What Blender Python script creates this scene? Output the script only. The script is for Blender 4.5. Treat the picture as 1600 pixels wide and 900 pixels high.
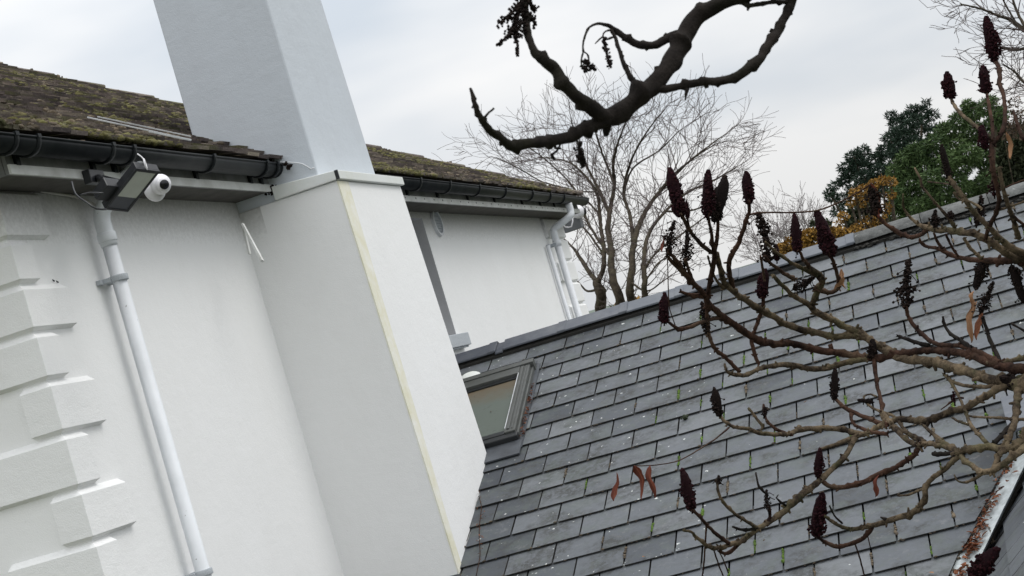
import bpy, bmesh, math, random
from math import radians, sin, cos, tan, pi, sqrt, atan2, degrees
from mathutils import Vector, Matrix, noise as mnoise

for o in list(bpy.data.objects):
    bpy.data.objects.remove(o, do_unlink=True)
SC = bpy.context.scene
COL = SC.collection
random.seed(7)

# ------------------------------------------------------------------ camera
# world axes: x = out of the house wall, y = along the wall away from the viewer, z = up; eye at origin
FPX = 2700.0
ROLL, PITCH, YAW = radians(16.6), radians(2.7), radians(14.4)
_fh = Vector((-sin(YAW), cos(YAW), 0)); _rt = Vector((cos(YAW), sin(YAW), 0)); _up = Vector((0, 0, 1))
_fw = _fh*cos(PITCH) + _up*sin(PITCH)
_uc = _up*cos(PITCH) - _fh*sin(PITCH)
cam = bpy.data.cameras.new('camera'); camo = bpy.data.objects.new('camera', cam); COL.objects.link(camo)
cx_ = _rt*cos(ROLL) - _uc*sin(ROLL); cy_ = _rt*sin(ROLL) + _uc*cos(ROLL); cz_ = -_fw
camo.matrix_world = Matrix(((cx_.x, cy_.x, cz_.x, 0), (cx_.y, cy_.y, cz_.y, 0), (cx_.z, cy_.z, cz_.z, 0), (0, 0, 0, 1)))
cam.sensor_width = 36.0; cam.lens = 36.0*FPX/1600.0
cam.clip_start = 0.05; cam.clip_end = 8000
cam.dof.use_dof = True; cam.dof.focus_distance = 8.5; cam.dof.aperture_fstop = 20.0
SC.camera = camo

# ------------------------------------------------------------------ world: overcast sky
SUN_DIR = Vector((0.56, 0.06, 0.83)).normalized()
W = bpy.data.worlds.new('World'); SC.world = W; W.use_nodes = True
nt = W.node_tree; nt.nodes.clear()
def wn(t, **k):
    n = nt.nodes.new(t)
    for a, b in k.items(): setattr(n, a, b)
    return n
out = wn('ShaderNodeOutputWorld')
sky = wn('ShaderNodeTexSky'); sky.sky_type = 'NISHITA'; sky.sun_disc = False
sky.sun_elevation = math.asin(SUN_DIR.z); sky.sun_rotation = atan2(SUN_DIR.x, SUN_DIR.y)
bg1 = wn('ShaderNodeBackground'); bg1.inputs['Strength'].default_value = 0.06
nt.links.new(sky.outputs[0], bg1.inputs[0])
tc = wn('ShaderNodeTexCoord')
sep = wn('ShaderNodeSeparateXYZ'); nt.links.new(tc.outputs['Generated'], sep.inputs[0])
mp = wn('ShaderNodeMapping'); mp.inputs['Scale'].default_value = (1.0, 1.0, 3.2)
mp.inputs['Location'].default_value = (0.55, 0.1, 0.10)
nt.links.new(tc.outputs['Generated'], mp.inputs[0])
nz = wn('ShaderNodeTexNoise'); nz.inputs['Scale'].default_value = 3.4; nz.inputs['Detail'].default_value = 4; nz.inputs['Roughness'].default_value = 0.45
nt.links.new(mp.outputs[0], nz.inputs['Vector'])
cr = wn('ShaderNodeValToRGB')
cr.color_ramp.elements[0].position = 0.33; cr.color_ramp.elements[0].color = (0.67, 0.73, 0.80, 1)
cr.color_ramp.elements[1].position = 0.58; cr.color_ramp.elements[1].color = (1.0, 1.0, 1.0, 1)
nt.links.new(nz.outputs['Fac'], cr.inputs[0])
mr = wn('ShaderNodeMapRange'); mr.inputs['From Min'].default_value = 0.0; mr.inputs['From Max'].default_value = 1.0
mr.inputs['To Min'].default_value = 0.80; mr.inputs['To Max'].default_value = 2.05
nt.links.new(sep.outputs[2], mr.inputs['Value'])
bg2 = wn('ShaderNodeBackground')
nt.links.new(cr.outputs[0], bg2.inputs[0]); nt.links.new(mr.outputs[0], bg2.inputs[1])
mx = wn('ShaderNodeMixShader'); mx.inputs[0].default_value = 0.93
nt.links.new(bg1.outputs[0], mx.inputs[1]); nt.links.new(bg2.outputs[0], mx.inputs[2])
nt.links.new(mx.outputs[0], out.inputs[0])

# ------------------------------------------------------------------ sun behind cloud
sl = bpy.data.lights.new('sun', 'SUN'); sl.energy = 1.25; sl.angle = radians(25); sl.color = (1.0, 0.97, 0.93)
so = bpy.data.objects.new('sun', sl); COL.objects.link(so)
so.rotation_euler = (-SUN_DIR).to_track_quat('-Z', 'Y').to_euler()
so.location = (10, 5, 20)
SC.view_settings.view_transform = 'Standard'; SC.view_settings.look = 'None'
SC.view_settings.exposure = 0.0; SC.view_settings.gamma = 1.0; SC.view_settings.use_curve_mapping = False

# ------------------------------------------------------------------ measuring helpers (photo pixel -> point in the place)
def ray(px, py):
    dx, dy = px-800.0, py-450.0
    u = dx*cos(ROLL) - dy*sin(ROLL); v = -dx*sin(ROLL) - dy*cos(ROLL)
    return _fw + _rt*(u/FPX) + _uc*(v/FPX)
def at(px, py, d): return ray(px, py)*d
def onx(px, py, x): r = ray(px, py); return r*(x/r.x)
def ony(px, py, y): r = ray(px, py); return r*(y/r.y)
def onpl(px, py, p0, n): r = ray(px, py); return r*(p0.dot(n)/r.dot(n))

# ------------------------------------------------------------------ object helpers
def tag(o, label=None, cat=None, group=None, kind=None):
    if label: o['label'] = label
    if cat: o['category'] = cat
    if group: o['group'] = group
    if kind: o['kind'] = kind
    return o
def empty(name, loc, label=None, cat=None, group=None):
    o = bpy.data.objects.new(name, None); COL.objects.link(o); o.location = loc
    o.empty_display_size = 0.2
    return tag(o, label, cat, group)

class MB:
    def __init__(s): s.v = []; s.f = []; s.m = []; s.c = []; s.sm = []
    def add(s, vs, fs, mi=0, col=0.5, smooth=False):
        b = len(s.v); s.v += [tuple(p) for p in vs]
        for f in fs:
            s.f.append(tuple(i+b for i in f)); s.m.append(mi); s.c.append(col); s.sm.append(smooth)
    def box(s, lo, hi, mi=0, col=0.5):
        x0, y0, z0 = lo; x1, y1, z1 = hi
        s.add([(x0,y0,z0),(x1,y0,z0),(x1,y1,z0),(x0,y1,z0),(x0,y0,z1),(x1,y0,z1),(x1,y1,z1),(x0,y1,z1)],
              [(0,3,2,1),(4,5,6,7),(0,1,5,4),(1,2,6,5),(2,3,7,6),(3,0,4,7)], mi, col)
    def obox(s, o, ax, lo, hi, mi=0, col=0.5):
        X, Y, Z = ax
        c = []
        for k in range(8):
            a = hi[0] if k in (1,2,5,6) else lo[0]
            b = hi[1] if k in (2,3,6,7) else lo[1]
            d = hi[2] if k > 3 else lo[2]
            c.append(o + X*a + Y*b + Z*d)
        s.add(c, [(0,3,2,1),(4,5,6,7),(0,1,5,4),(1,2,6,5),(2,3,7,6),(3,0,4,7)], mi, col)
    def hexa(s, c, mi=0, col=0.5):
        s.add(c, [(0,3,2,1),(4,5,6,7),(0,1,5,4),(1,2,6,5),(2,3,7,6),(3,0,4,7)], mi, col)
    def tube(s, pts, rad, seg=8, mi=0, col=0.5, cap=True, jit=0.0, smooth=True):
        n = len(pts); pts = [Vector(p) for p in pts]
        if not hasattr(rad, '__len__'): rad = [rad]*n
        t0 = (pts[1]-pts[0]).normalized()
        a = Vector((0,0,1)) if abs(t0.z) < 0.9 else Vector((1,0,0))
        nn = t0.cross(a).normalized()
        vs = []; fs = []
        for i in range(n):
            t = (pts[min(i+1,n-1)]-pts[max(i-1,0)])
            t = t.normalized() if t.length > 1e-9 else t0
            nn = (nn - t*nn.dot(t))
            nn = nn.normalized() if nn.length > 1e-6 else t.orthogonal().normalized()
            bb = t.cross(nn)
            for k in range(seg):
                an = 2*pi*k/seg
                r = rad[i]*(1+jit*(random.random()-0.5)*2)
                vs.append(pts[i] + nn*cos(an)*r + bb*sin(an)*r)
        for i in range(n-1):
            for k in range(seg):
                k2 = (k+1) % seg
                fs.append((i*seg+k, i*seg+k2, (i+1)*seg+k2, (i+1)*seg+k))
        if cap:
            fs.append(tuple(range(seg-1,-1,-1))); fs.append(tuple((n-1)*seg+k for k in range(seg)))
        s.add(vs, fs, mi, col, smooth)
    def blob(s, c, r, mi=0, col=0.5, sub=1, jit=0.2, sq=(1,1,1), smooth=True):
        vs, fs = ICO[sub]
        ro = Matrix.Rotation(random.random()*6.28, 3, 'Z') @ Matrix.Rotation(random.random()*3.1, 3, 'X')
        o = []
        for p in vs:
            q = ro @ p
            q = q*(r*(1+jit*(random.random()-0.5)*2))
            o.append((c[0]+q.x*sq[0], c[1]+q.y*sq[1], c[2]+q.z*sq[2]))
        s.add(o, fs, mi, col, smooth)
    def build(s, name, mats, parent=None, bevel=0.0, kind=None):
        me = bpy.data.meshes.new(name)
        me.from_pydata(s.v, [], s.f)
        if not isinstance(mats, (list, tuple)): mats = [mats]
        for m in mats: me.materials.append(m)
        me.polygons.foreach_set('material_index', s.m)
        me.polygons.foreach_set('use_smooth', s.sm)
        ca = me.attributes.new('shade', 'FLOAT', 'FACE'); ca.data.foreach_set('value', s.c)
        me.update()
        o = bpy.data.objects.new(name, me); COL.objects.link(o)
        if parent is not None:
            o.parent = parent
            loc = Vector((0,0,0)); p = parent
            while p is not None: loc += p.location; p = p.parent
            for v in me.vertices: v.co -= loc
        if bevel:
            b = o.modifiers.new('bevel', 'BEVEL'); b.width = bevel; b.segments = 2; b.limit_method = 'ANGLE'
        if kind: o['kind'] = kind
        return o
def _ico(sub):
    bm = bmesh.new(); bmesh.ops.create_icosphere(bm, subdivisions=sub, radius=1.0)
    bm.verts.index_update()
    r = ([v.co.copy() for v in bm.verts], [tuple(v.index for v in f.verts) for f in bm.faces]); bm.free(); return r
ICO = {k: _ico(k) for k in (1, 2, 3)}

def spline(pts, step):
    """Catmull-Rom through points (tuples of any length)"""
    n = len(pts); outp = []
    for i in range(n-1):
        p0 = pts[max(i-1,0)]; p1 = pts[i]; p2 = pts[i+1]; p3 = pts[min(i+2,n-1)]
        L = sqrt(sum((p2[k]-p1[k])**2 for k in range(min(3,len(p1))))) ; m = max(1, int(L/step))
        for j in range(m):
            t = j/m
            outp.append(tuple(0.5*(2*p1[k]+(p2[k]-p0[k])*t+(2*p0[k]-5*p1[k]+4*p2[k]-p3[k])*t*t+(3*p1[k]-p0[k]-3*p2[k]+p3[k])*t**3) for k in range(len(p1))))
    outp.append(tuple(pts[-1])); return outp

# ------------------------------------------------------------------ materials
class Mat:
    def __init__(s, name):
        s.m = bpy.data.materials.new(name); s.m.use_nodes = True
        s.t = s.m.node_tree; s.b = s.t.nodes['Principled BSDF']; s._co = None
    def n(s, t, **k):
        x = s.t.nodes.new(t)
        for a, b in k.items(): setattr(x, a, b)
        return x
    def l(s, a, b): s.t.links.new(a, b)
    def co(s):
        if s._co is None: s._co = s.n('ShaderNodeNewGeometry').outputs['Position']
        return s._co
    def noise(s, scale, detail=4, rough=0.55, stretch=None):
        x = s.n('ShaderNodeTexNoise'); x.inputs['Scale'].default_value = scale; x.inputs['Detail'].default_value = detail; x.inputs['Roughness'].default_value = rough
        if stretch:
            mpn = s.n('ShaderNodeMapping'); mpn.inputs['Scale'].default_value = stretch
            s.l(s.co(), mpn.inputs[0]); s.l(mpn.outputs[0], x.inputs['Vector'])
        else: s.l(s.co(), x.inputs['Vector'])
        return x.outputs['Fac']
    def ramp(s, fac, stops):
        r = s.n('ShaderNodeValToRGB'); e = r.color_ramp.elements
        while len(e) < len(stops): e.new(0.5)
        for i, (p, c) in enumerate(stops):
            e[i].position = p; e[i].color = (c, c, c, 1) if not hasattr(c, '__len__') else (*c, 1)
        s.l(fac, r.inputs[0]); return r.outputs['Color']
    def mix(s, fac, a, b, mode='MIX'):
        x = s.n('ShaderNodeMix'); x.data_type = 'RGBA'; x.blend_type = mode
        for sock, v in ((x.inputs[0], fac), (x.inputs[6], a), (x.inputs[7], b)):
            if hasattr(v, 'is_output'): s.l(v, sock)
            elif hasattr(v, '__len__'): sock.default_value = (*v, 1)
            else: sock.default_value = v
        return x.outputs[2]
    def math(s, op, a, b=0.0):
        x = s.n('ShaderNodeMath'); x.operation = op
        for sock, v in ((x.inputs[0], a), (x.inputs[1], b)):
            if hasattr(v, 'is_output'): s.l(v, sock)
            else: sock.default_value = v
        return x.outputs[0]
    def shade(s):
        a = s.n('ShaderNodeAttribute'); a.attribute_name = 'shade'; return a.outputs['Fac']
    def base(s, v):
        if hasattr(v, 'is_output'): s.l(v, s.b.inputs['Base Color'])
        else: s.b.inputs['Base Color'].default_value = (*v, 1)
    def rough(s, v):
        if hasattr(v, 'is_output'): s.l(v, s.b.inputs['Roughness'])
        else: s.b.inputs['Roughness'].default_value = v
    def bump(s, h, strength=0.3, dist=0.01):
        x = s.n('ShaderNodeBump'); x.inputs['Strength'].default_value = strength; x.inputs['Distance'].default_value = dist
        s.l(h, x.inputs['Height']); s.l(x.outputs[0], s.b.inputs['Normal'])
    def sepz(s):
        x = s.n('ShaderNodeSeparateXYZ'); s.l(s.co(), x.inputs[0]); return x.outputs

XWALL = -3.87
def M_render(name, c=(0.845, 0.848, 0.842), dirt=(0.58, 0.57, 0.54), amt=0.12, grain=0.25, eave_shade=0.0):
    m = Mat(name)
    big = m.ramp(m.noise(1.3, 5, 0.6), [(0.35, 0.0), (0.75, 1.0)])
    streak = m.ramp(m.noise(1.6, 5, 0.65, (3, 3, 0.8)), [(0.5, 0.0), (0.85, 1.0)])
    f = m.math('MULTIPLY', m.math('ADD', m.math('MULTIPLY', big, 0.5), m.math('MULTIPLY', streak, 0.5)), amt*1.6)
    c1 = m.mix(f, c, dirt)
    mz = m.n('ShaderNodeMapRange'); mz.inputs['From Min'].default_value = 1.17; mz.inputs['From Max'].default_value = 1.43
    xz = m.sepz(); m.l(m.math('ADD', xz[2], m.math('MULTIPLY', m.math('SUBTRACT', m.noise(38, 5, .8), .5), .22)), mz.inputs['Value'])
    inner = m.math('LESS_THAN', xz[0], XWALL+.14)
    c1 = m.mix(m.math('MULTIPLY', m.math('MULTIPLY', mz.outputs[0], inner), eave_shade), c1, (0.17, 0.165, 0.15))  # eaves shade painted into the wall colour, with a mottled edge
    spk = m.ramp(m.noise(37, 2, 0.5), [(0.74, 0.0), (0.80, 1.0)])
    c1 = m.mix(m.math('MULTIPLY', spk, 0.12), c1, (0.35, 0.33, 0.30))
    m.base(c1); m.rough(0.85)
    trow = m.noise(5.5, 5, 0.62, (1.0, 1.0, 2.2))
    g = m.math('ADD', m.noise(160, 3, 0.6), m.math('ADD', m.math('MULTIPLY', m.noise(16, 4, 0.6), 1.3), m.math('MULTIPLY', trow, 1.8)))
    m.bump(g, grain, 0.006)
    return m.m
MAT = {}
MAT['render'] = M_render('white_render', eave_shade=.72)
MAT['quoin'] = M_render('quoin_render', amt=0.14, grain=0.35, eave_shade=.8)
MAT['chimney'] = M_render('chimney_paint', (0.555, 0.595, 0.64), (0.46, 0.48, 0.51), 0.35, 0.3)
MAT['cap'] = M_render('cap_paint', (0.70, 0.72, 0.71), (0.50, 0.52, 0.40), 0.5, 0.15)
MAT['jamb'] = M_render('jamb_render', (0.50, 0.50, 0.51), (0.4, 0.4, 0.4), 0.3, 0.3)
MAT['sill'] = M_render('sill_paint', (0.44, 0.47, 0.50), (0.33, 0.35, 0.36), 0.4, 0.6)

m = Mat('algae_bead')
nf = m.ramp(m.noise(7, 5, 0.7), [(0.3, 0.0), (0.62, 1.0)])
m.base(m.mix(nf, (0.83, 0.825, 0.775), (0.735, 0.71, 0.55))); m.rough(0.9); MAT['bead'] = m.m

m = Mat('slate')
sh = m.shade()
c = m.ramp(sh, [(0.0, (0.048, 0.054, 0.064)), (0.35, (0.105, 0.115, 0.129)), (0.7, (0.132, 0.142, 0.156)), (1.0, (0.178, 0.188, 0.198))])
dk = m.math('MULTIPLY', m.ramp(m.noise(3.8, 4, 0.6), [(0.46, 0.0), (0.60, 1.0)]), m.ramp(m.noise(30, 6, 0.78), [(0.40, 0.0), (0.56, 1.0)]))
c = m.mix(m.math('MULTIPLY', dk, 0.85), c, (0.042, 0.043, 0.041))
fine = m.ramp(m.noise(28, 5, 0.7), [(0.45, 0.0), (0.75, 1.0)])
c = m.mix(m.math('MULTIPLY', fine, 0.35), c, (0.06, 0.062, 0.058))
lich = m.ramp(m.noise(7.0, 5, 0.65), [(0.48, 0.0), (0.62, 1.0)])
c = m.mix(m.math('MULTIPLY', lich, 0.38), c, (0.108, 0.126, 0.115))
pale = m.ramp(m.noise(15.0, 6, 0.75), [(0.56, 0.0), (0.68, 1.0)])
c = m.mix(m.math('MULTIPLY', pale, 0.35), c, (0.22, 0.225, 0.23))
# bird lime and lichen spots
xyz = m.sepz()
mk = m.ramp(m.math('ADD', m.math('MULTIPLY', xyz[0], -0.4), m.math('MULTIPLY', m.noise(0.9, 3), 0.5)), [(0.85, 0.03), (1.35, 0.9)])
for sc_v, amt_v in ((34, .045), (20, .022)):
    vo = m.n('ShaderNodeTexVoronoi'); vo.inputs['Scale'].default_value = sc_v
    dst = m.n('ShaderNodeVectorMath'); dst.operation = 'ADD'; m.l(m.co(), dst.inputs[0])
    nzc = m.n('ShaderNodeTexNoise'); nzc.inputs['Scale'].default_value = 60; m.l(m.co(), nzc.inputs['Vector'])
    sc2 = m.n('ShaderNodeVectorMath'); sc2.operation = 'SCALE'; sc2.inputs['Scale'].default_value = .035; m.l(nzc.outputs['Color'], sc2.inputs[0]); m.l(sc2.outputs[0], dst.inputs[1])
    m.l(dst.outputs[0], vo.inputs['Vector'])
    sp3 = m.n('ShaderNodeSeparateColor'); m.l(vo.outputs['Color'], sp3.inputs[0])
    spot = m.math('LESS_THAN', vo.outputs['Distance'], m.math('ADD', .06, m.math('MULTIPLY', sp3.outputs[1], .17)))
    pick = m.math('LESS_THAN', sp3.outputs[0], m.math('MULTIPLY', mk, amt_v*2.2))
    c = m.mix(m.math('MULTIPLY', m.math('MULTIPLY', spot, pick), 0.9), c, (0.66, 0.68, 0.66))
m.b.inputs['Specular IOR Level'].default_value = 0.28
m.base(c); m.rough(m.math('ADD', m.math('MULTIPLY', m.noise(6, 4), 0.3), 0.52))
m.bump(m.math('ADD', m.noise(45, 5, 0.65), m.noise(9, 3)), 0.35, 0.004); MAT['slate'] = m.m

m = Mat('slate_edge'); m.base(m.mix(m.noise(18, 4), (0.012, 0.013, 0.014), (0.045, 0.042, 0.035))); m.rough(0.9); MAT['slate_edge'] = m.m
m = Mat('ridge_new'); c = m.ramp(m.shade(), [(0, (0.055, 0.062, 0.08)), (1, (0.10, 0.113, 0.135))])
c = m.mix(m.math('MULTIPLY', m.ramp(m.noise(7, 5, .7), [(.4, 0.), (.75, 1.)]), 0.4), c, (0.20, 0.21, 0.215)); m.base(c); m.rough(0.55)
m.bump(m.noise(60, 4), 0.2, 0.004); MAT['ridge_new'] = m.m
m = Mat('ridge_old'); c = m.mix(m.ramp(m.noise(11, 6, .7), [(.35, 0.), (.7, 1.)]), (0.055, 0.057, 0.056), (0.16, 0.165, 0.16))
c = m.mix(m.math('MULTIPLY', m.ramp(m.noise(23, 5, .7), [(.60, 0.), (.70, 1.)]), 0.6), c, (0.38, 0.39, 0.37)); m.base(c); m.rough(0.9)
m.bump(m.noise(30, 6, .7), 0.8, 0.015); MAT['ridge_old'] = m.m

def M_moss(name, a, b, d):
    m = Mat(name); c = m.mix(m.shade(), a, b)
    c = m.mix(m.ramp(m.noise(30, 5, .7), [(.4, 0.), (.7, 1.)]), c, d); m.base(c); m.rough(1.0)
    m.bump(m.noise(140, 4, .7), 0.9, 0.01); return m.m
MAT['moss_green'] = M_moss('moss_bright', (0.06, 0.12, 0.014), (0.14, 0.24, 0.03), (0.08, 0.12, 0.025))
MAT['moss_roof'] = M_moss('moss_olive', (0.055, 0.055, 0.020), (0.175, 0.165, 0.05), (0.12, 0.10, 0.05))
MAT['moss_dead'] = M_moss('moss_brown', (0.055, 0.043, 0.034), (0.24, 0.19, 0.13), (0.11, 0.088, 0.06))
m = Mat('clay_tile'); c = m.ramp(m.math('ADD', m.math('MULTIPLY', m.shade(), .35), m.math('MULTIPLY', m.noise(1.0, 6, .75, (26, 4.5, 26)), .65)), [(0.30, (0.050, 0.040, 0.042)), (0.45, (0.135, 0.108, 0.102)), (0.60, (0.235, 0.195, 0.172)), (0.74, (0.42, 0.36, 0.29))])
c = m.mix(m.math('MULTIPLY', m.ramp(m.noise(1.0, 5, .7, (7, 2.6, 7)), [(.44, 0.), (.62, 1.)]), 0.5), c, (0.085, 0.072, 0.064))
c = m.mix(m.math('MULTIPLY', m.ramp(m.noise(1.0, 6, .75, (6, 1.6, 6)), [(.50, 0.), (.60, 1.)]), 0.6), c, (0.105, 0.112, 0.03))
m.base(c); m.rough(0.95); m.bump(m.noise(50, 5, .7), 0.9, 0.012); MAT['clay'] = m.m

def simple(name, c, r=0.5, metal=0.0, var=0.15, sc=8, c2=None):
    m = Mat(name); c2 = c2 or tuple(x*(1-var*2) for x in c)
    m.base(m.mix(m.ramp(m.noise(sc, 5, .6), [(.4, 0.), (.75, 1.)]), c, c2)); m.rough(r); m.b.inputs['Metallic'].default_value = metal
    m.bump(m.noise(sc*9, 3), 0.08, 0.003)
    return m.m
MAT['gutter'] = simple('black_gutter_plastic', (0.006, 0.008, 0.010), 0.5, c2=(0.018, 0.021, 0.022)); MAT['gutter'].node_tree.nodes['Principled BSDF'].inputs['Specular IOR Level'].default_value = 0.22
MAT['white_pvc'] = simple('white_pipe_paint', (0.70, 0.73, 0.77), 0.45, c2=(0.63, 0.66, 0.69), sc=7)
m = Mat('white_pipe_paint'); c = m.mix(m.ramp(m.noise(6, 5, .65), [(.4, 0.), (.75, 1.)]), (0.71, 0.735, 0.765), (0.62, 0.645, 0.67))
c = m.mix(m.ramp(m.noise(33, 4, .7), [(.69, 0.), (.72, 1.)]), c, (0.24, 0.245, 0.25)); m.base(c); m.rough(0.5); m.bump(m.noise(22, 5, .6), 0.15, 0.006); MAT['white_pvc'] = m.m
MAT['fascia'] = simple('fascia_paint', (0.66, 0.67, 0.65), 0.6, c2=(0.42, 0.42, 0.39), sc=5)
MAT['soffit'] = simple('soffit_dingy_shaded', (0.085, 0.08, 0.07), 0.95, c2=(0.05, 0.047, 0.04), sc=9)  # dingy boards, darkened further to carry the shadow under the eaves
MAT['fascia_shaded'] = simple('fascia_gutter_shade', (0.20, 0.205, 0.20), 0.7, c2=(0.09, 0.09, 0.085), sc=6)  # upper fascia: shade from the gutter put into the base colour
MAT['cable_grey'] = simple('dirty_cable', (0.42, 0.41, 0.38), 0.7)
MAT['black'] = simple('black_plastic', (0.012, 0.013, 0.016), 0.4, c2=(0.03, 0.032, 0.035))
MAT['white_gloss'] = simple('white_camera_plastic', (0.78, 0.77, 0.80), 0.3, c2=(0.68, 0.67, 0.69))
MAT['lens'] = simple('lens_glass', (0.006, 0.006, 0.009), 0.08)
m = Mat('lamp_glass'); m.base(m.mix(m.noise(18, 4), (0.66, 0.68, 0.64), (0.54, 0.56, 0.53))); m.rough(0.25); MAT['lamp_glass'] = m.m
MAT['lamp_grey'] = simple('lamp_grey_panel', (0.075, 0.08, 0.10), 0.4)
MAT['grey_box'] = simple('grey_box_plastic', (0.13, 0.135, 0.145), 0.5)
MAT['white_metal'] = simple('white_flashing', (0.62, 0.64, 0.66), 0.4, c2=(0.4, 0.41, 0.42))
MAT['lead'] = simple('lead_sheet', (0.07, 0.078, 0.09), 0.5, c2=(0.04, 0.044, 0.05))
MAT['frame'] = simple('skylight_frame_metal', (0.085, 0.09, 0.087), 0.45, c2=(0.06, 0.062, 0.055), sc=12)
MAT['frame_dark'] = simple('skylight_dark_trim', (0.016, 0.018, 0.02), 0.5)
m = Mat('skylight_glass'); xyz = m.sepz()
band = m.ramp(m.math('ADD', xyz[1], m.math('MULTIPLY', m.noise(9, 4), 0.25)), [(0.0, 0.0), (1.0, 1.0)])
mrn = m.n('ShaderNodeMapRange'); mrn.inputs['From Min'].default_value = 11.32; mrn.inputs['From Max'].default_value = 11.55
m.l(m.math('ADD', xyz[1], m.math('MULTIPLY', m.noise(9, 4), 0.2)), mrn.inputs['Value'])
c = m.mix(mrn.outputs[0], (0.135, 0.155, 0.138), (0.15, 0.12, 0.085))
c = m.mix(m.math('MULTIPLY', m.ramp(m.noise(26, 4, .7), [(.6, 0.), (.7, 1.)]), 0.4), c, (0.05, 0.045, 0.035))
m.base(c); m.rough(m.math('ADD', m.math('MULTIPLY', m.noise(5, 4), 0.15), 0.14)); MAT['glass'] = m.m
m = Mat('valley_white'); c = m.mix(m.ramp(m.noise(9, 6, .7), [(.45, 0.), (.68, 1.)]), (0.62, 0.67, 0.68), (0.33, 0.36, 0.36))
m.base(c); m.rough(0.55); m.bump(m.noise(14, 5), 0.3, 0.01); MAT['valley'] = m.m
def M_leaf(name, a, b, r=0.7):
    m = Mat(name); m.base(m.mix(m.shade(), a, b)); m.rough(r)
    m.b.inputs['Specular IOR Level'].default_value = 0.2
    return m.m
MAT['leaf_dead'] = M_leaf('dead_leaf', (0.10, 0.035, 0.018), (0.30, 0.12, 0.06))
MAT['leaf_red'] = M_leaf('red_leaflet', (0.07, 0.018, 0.012), (0.20, 0.06, 0.034))
MAT['leaf_pale'] = M_leaf('pale_dead_leaf', (0.22, 0.11, 0.055), (0.36, 0.21, 0.12))
MAT['pine'] = M_leaf('pine_needles', (0.010, 0.022, 0.015), (0.035, 0.06, 0.038))
MAT['conifer'] = M_leaf('conifer_sprays', (0.030, 0.058, 0.020), (0.105, 0.160, 0.055))
MAT['gold'] = M_leaf('golden_leaves', (0.15, 0.08, 0.018), (0.36, 0.20, 0.04))
MAT['rust'] = M_leaf('rusty_hedge', (0.13, 0.075, 0.022), (0.36, 0.20, 0.035))
MAT['darkbush'] = M_leaf('dark_bush_leaves', (0.018, 0.026, 0.014), (0.06, 0.07, 0.035))
MAT['brownleaf'] = M_leaf('brown_leaves', (0.07, 0.05, 0.035), (0.17, 0.12, 0.085))
def M_bark(name, a, b, g, gam=0.35):
    m = Mat(name)
    mott = m.math('ADD', m.math('MULTIPLY', m.noise(9, 3, .6), .55), m.math('MULTIPLY', m.noise(30, 6, .75), .45))
    c = m.mix(m.ramp(mott, [(.40, 0.), (.62, 1.)]), a, b)
    c = m.mix(m.math('MULTIPLY', m.ramp(m.noise(6.5, 4, .6), [(.52, 0.), (.66, 1.)]), gam), c, g)
    c = m.mix(m.math('MULTIPLY', m.ramp(m.noise(70, 4, .7), [(.5, 0.), (.7, 1.)]), 0.55), c, tuple(x*0.3 for x in a))
    m.base(c); m.rough(0.95); m.b.inputs['Specular IOR Level'].default_value = 0.12; m.bump(m.noise(90, 5, .7), 0.8, 0.006); return m.m
MAT['bark'] = M_bark('sumac_bark', (0.022, 0.016, 0.012), (0.185, 0.140, 0.090), (0.060, 0.070, 0.028), .45)
MAT['bark_red'] = M_bark('sumac_young_bark', (0.020, 0.011, 0.009), (0.085, 0.046, 0.031), (0.14, 0.105, 0.07), 0.35)
MAT['bark_dark'] = M_bark('sumac_dark_bark', (0.010, 0.0085, 0.008), (0.028, 0.023, 0.020), (0.022, 0.026, 0.012), 0.3)  # near limb's backlit darkness put into the bark colour; dark twigs share it
MAT['bark_tree'] = M_bark('tree_bark', (0.032, 0.026, 0.021), (0.095, 0.078, 0.055), (0.085, 0.09, 0.045), 0.3)
MAT['twig'] = M_bark('twig_bark', (0.075, 0.06, 0.058), (0.15, 0.118, 0.11), (0.10, 0.085, 0.06), 0.2)
MAT['twig_pale'] = M_bark('pale_twig_bark', (0.20, 0.18, 0.18), (0.30, 0.27, 0.27), (0.2, 0.18, 0.16), 0.2)
m = Mat('seed_maroon'); c = m.mix(m.shade(), (0.010, 0.004, 0.006), (0.034, 0.009, 0.012)); c = m.mix(m.ramp(m.noise(120, 3), [(.5, 0.), (.7, 1.)]), c, (0.02, 0.01, 0.01)); m.base(c); m.rough(1.0); m.b.inputs['Specular IOR Level'].default_value = 0.1; m.bump(m.noise(320, 3), 0.8, 0.004); MAT['seed'] = m.m
m = Mat('seed_black'); c = m.mix(m.shade(), (0.008, 0.006, 0.006), (0.028, 0.019, 0.016)); m.base(c); m.rough(1.0); m.b.inputs['Specular IOR Level'].default_value = 0.1; m.bump(m.noise(320, 3), 0.8, 0.004); MAT['seed_black'] = m.m
m = Mat('grass'); c = m.mix(m.ramp(m.noise(0.35, 6, .6), [(.35, 0.), (.7, 1.)]), (0.06, 0.075, 0.035), (0.12, 0.12, 0.075)); m.base(c); m.rough(1.0); m.bump(m.noise(4, 6, .7), 0.6, 0.1); MAT['grass'] = m.m
m = Mat('hillside'); c = m.mix(m.ramp(m.noise(0.03, 6, .65), [(.42, 0.), (.6, 1.)]), (0.055, 0.075, 0.06), (0.12, 0.145, 0.12)); m.base(c); m.rough(1.0); MAT['hill'] = m.m

GZ = -4.2   # garden level

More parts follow.
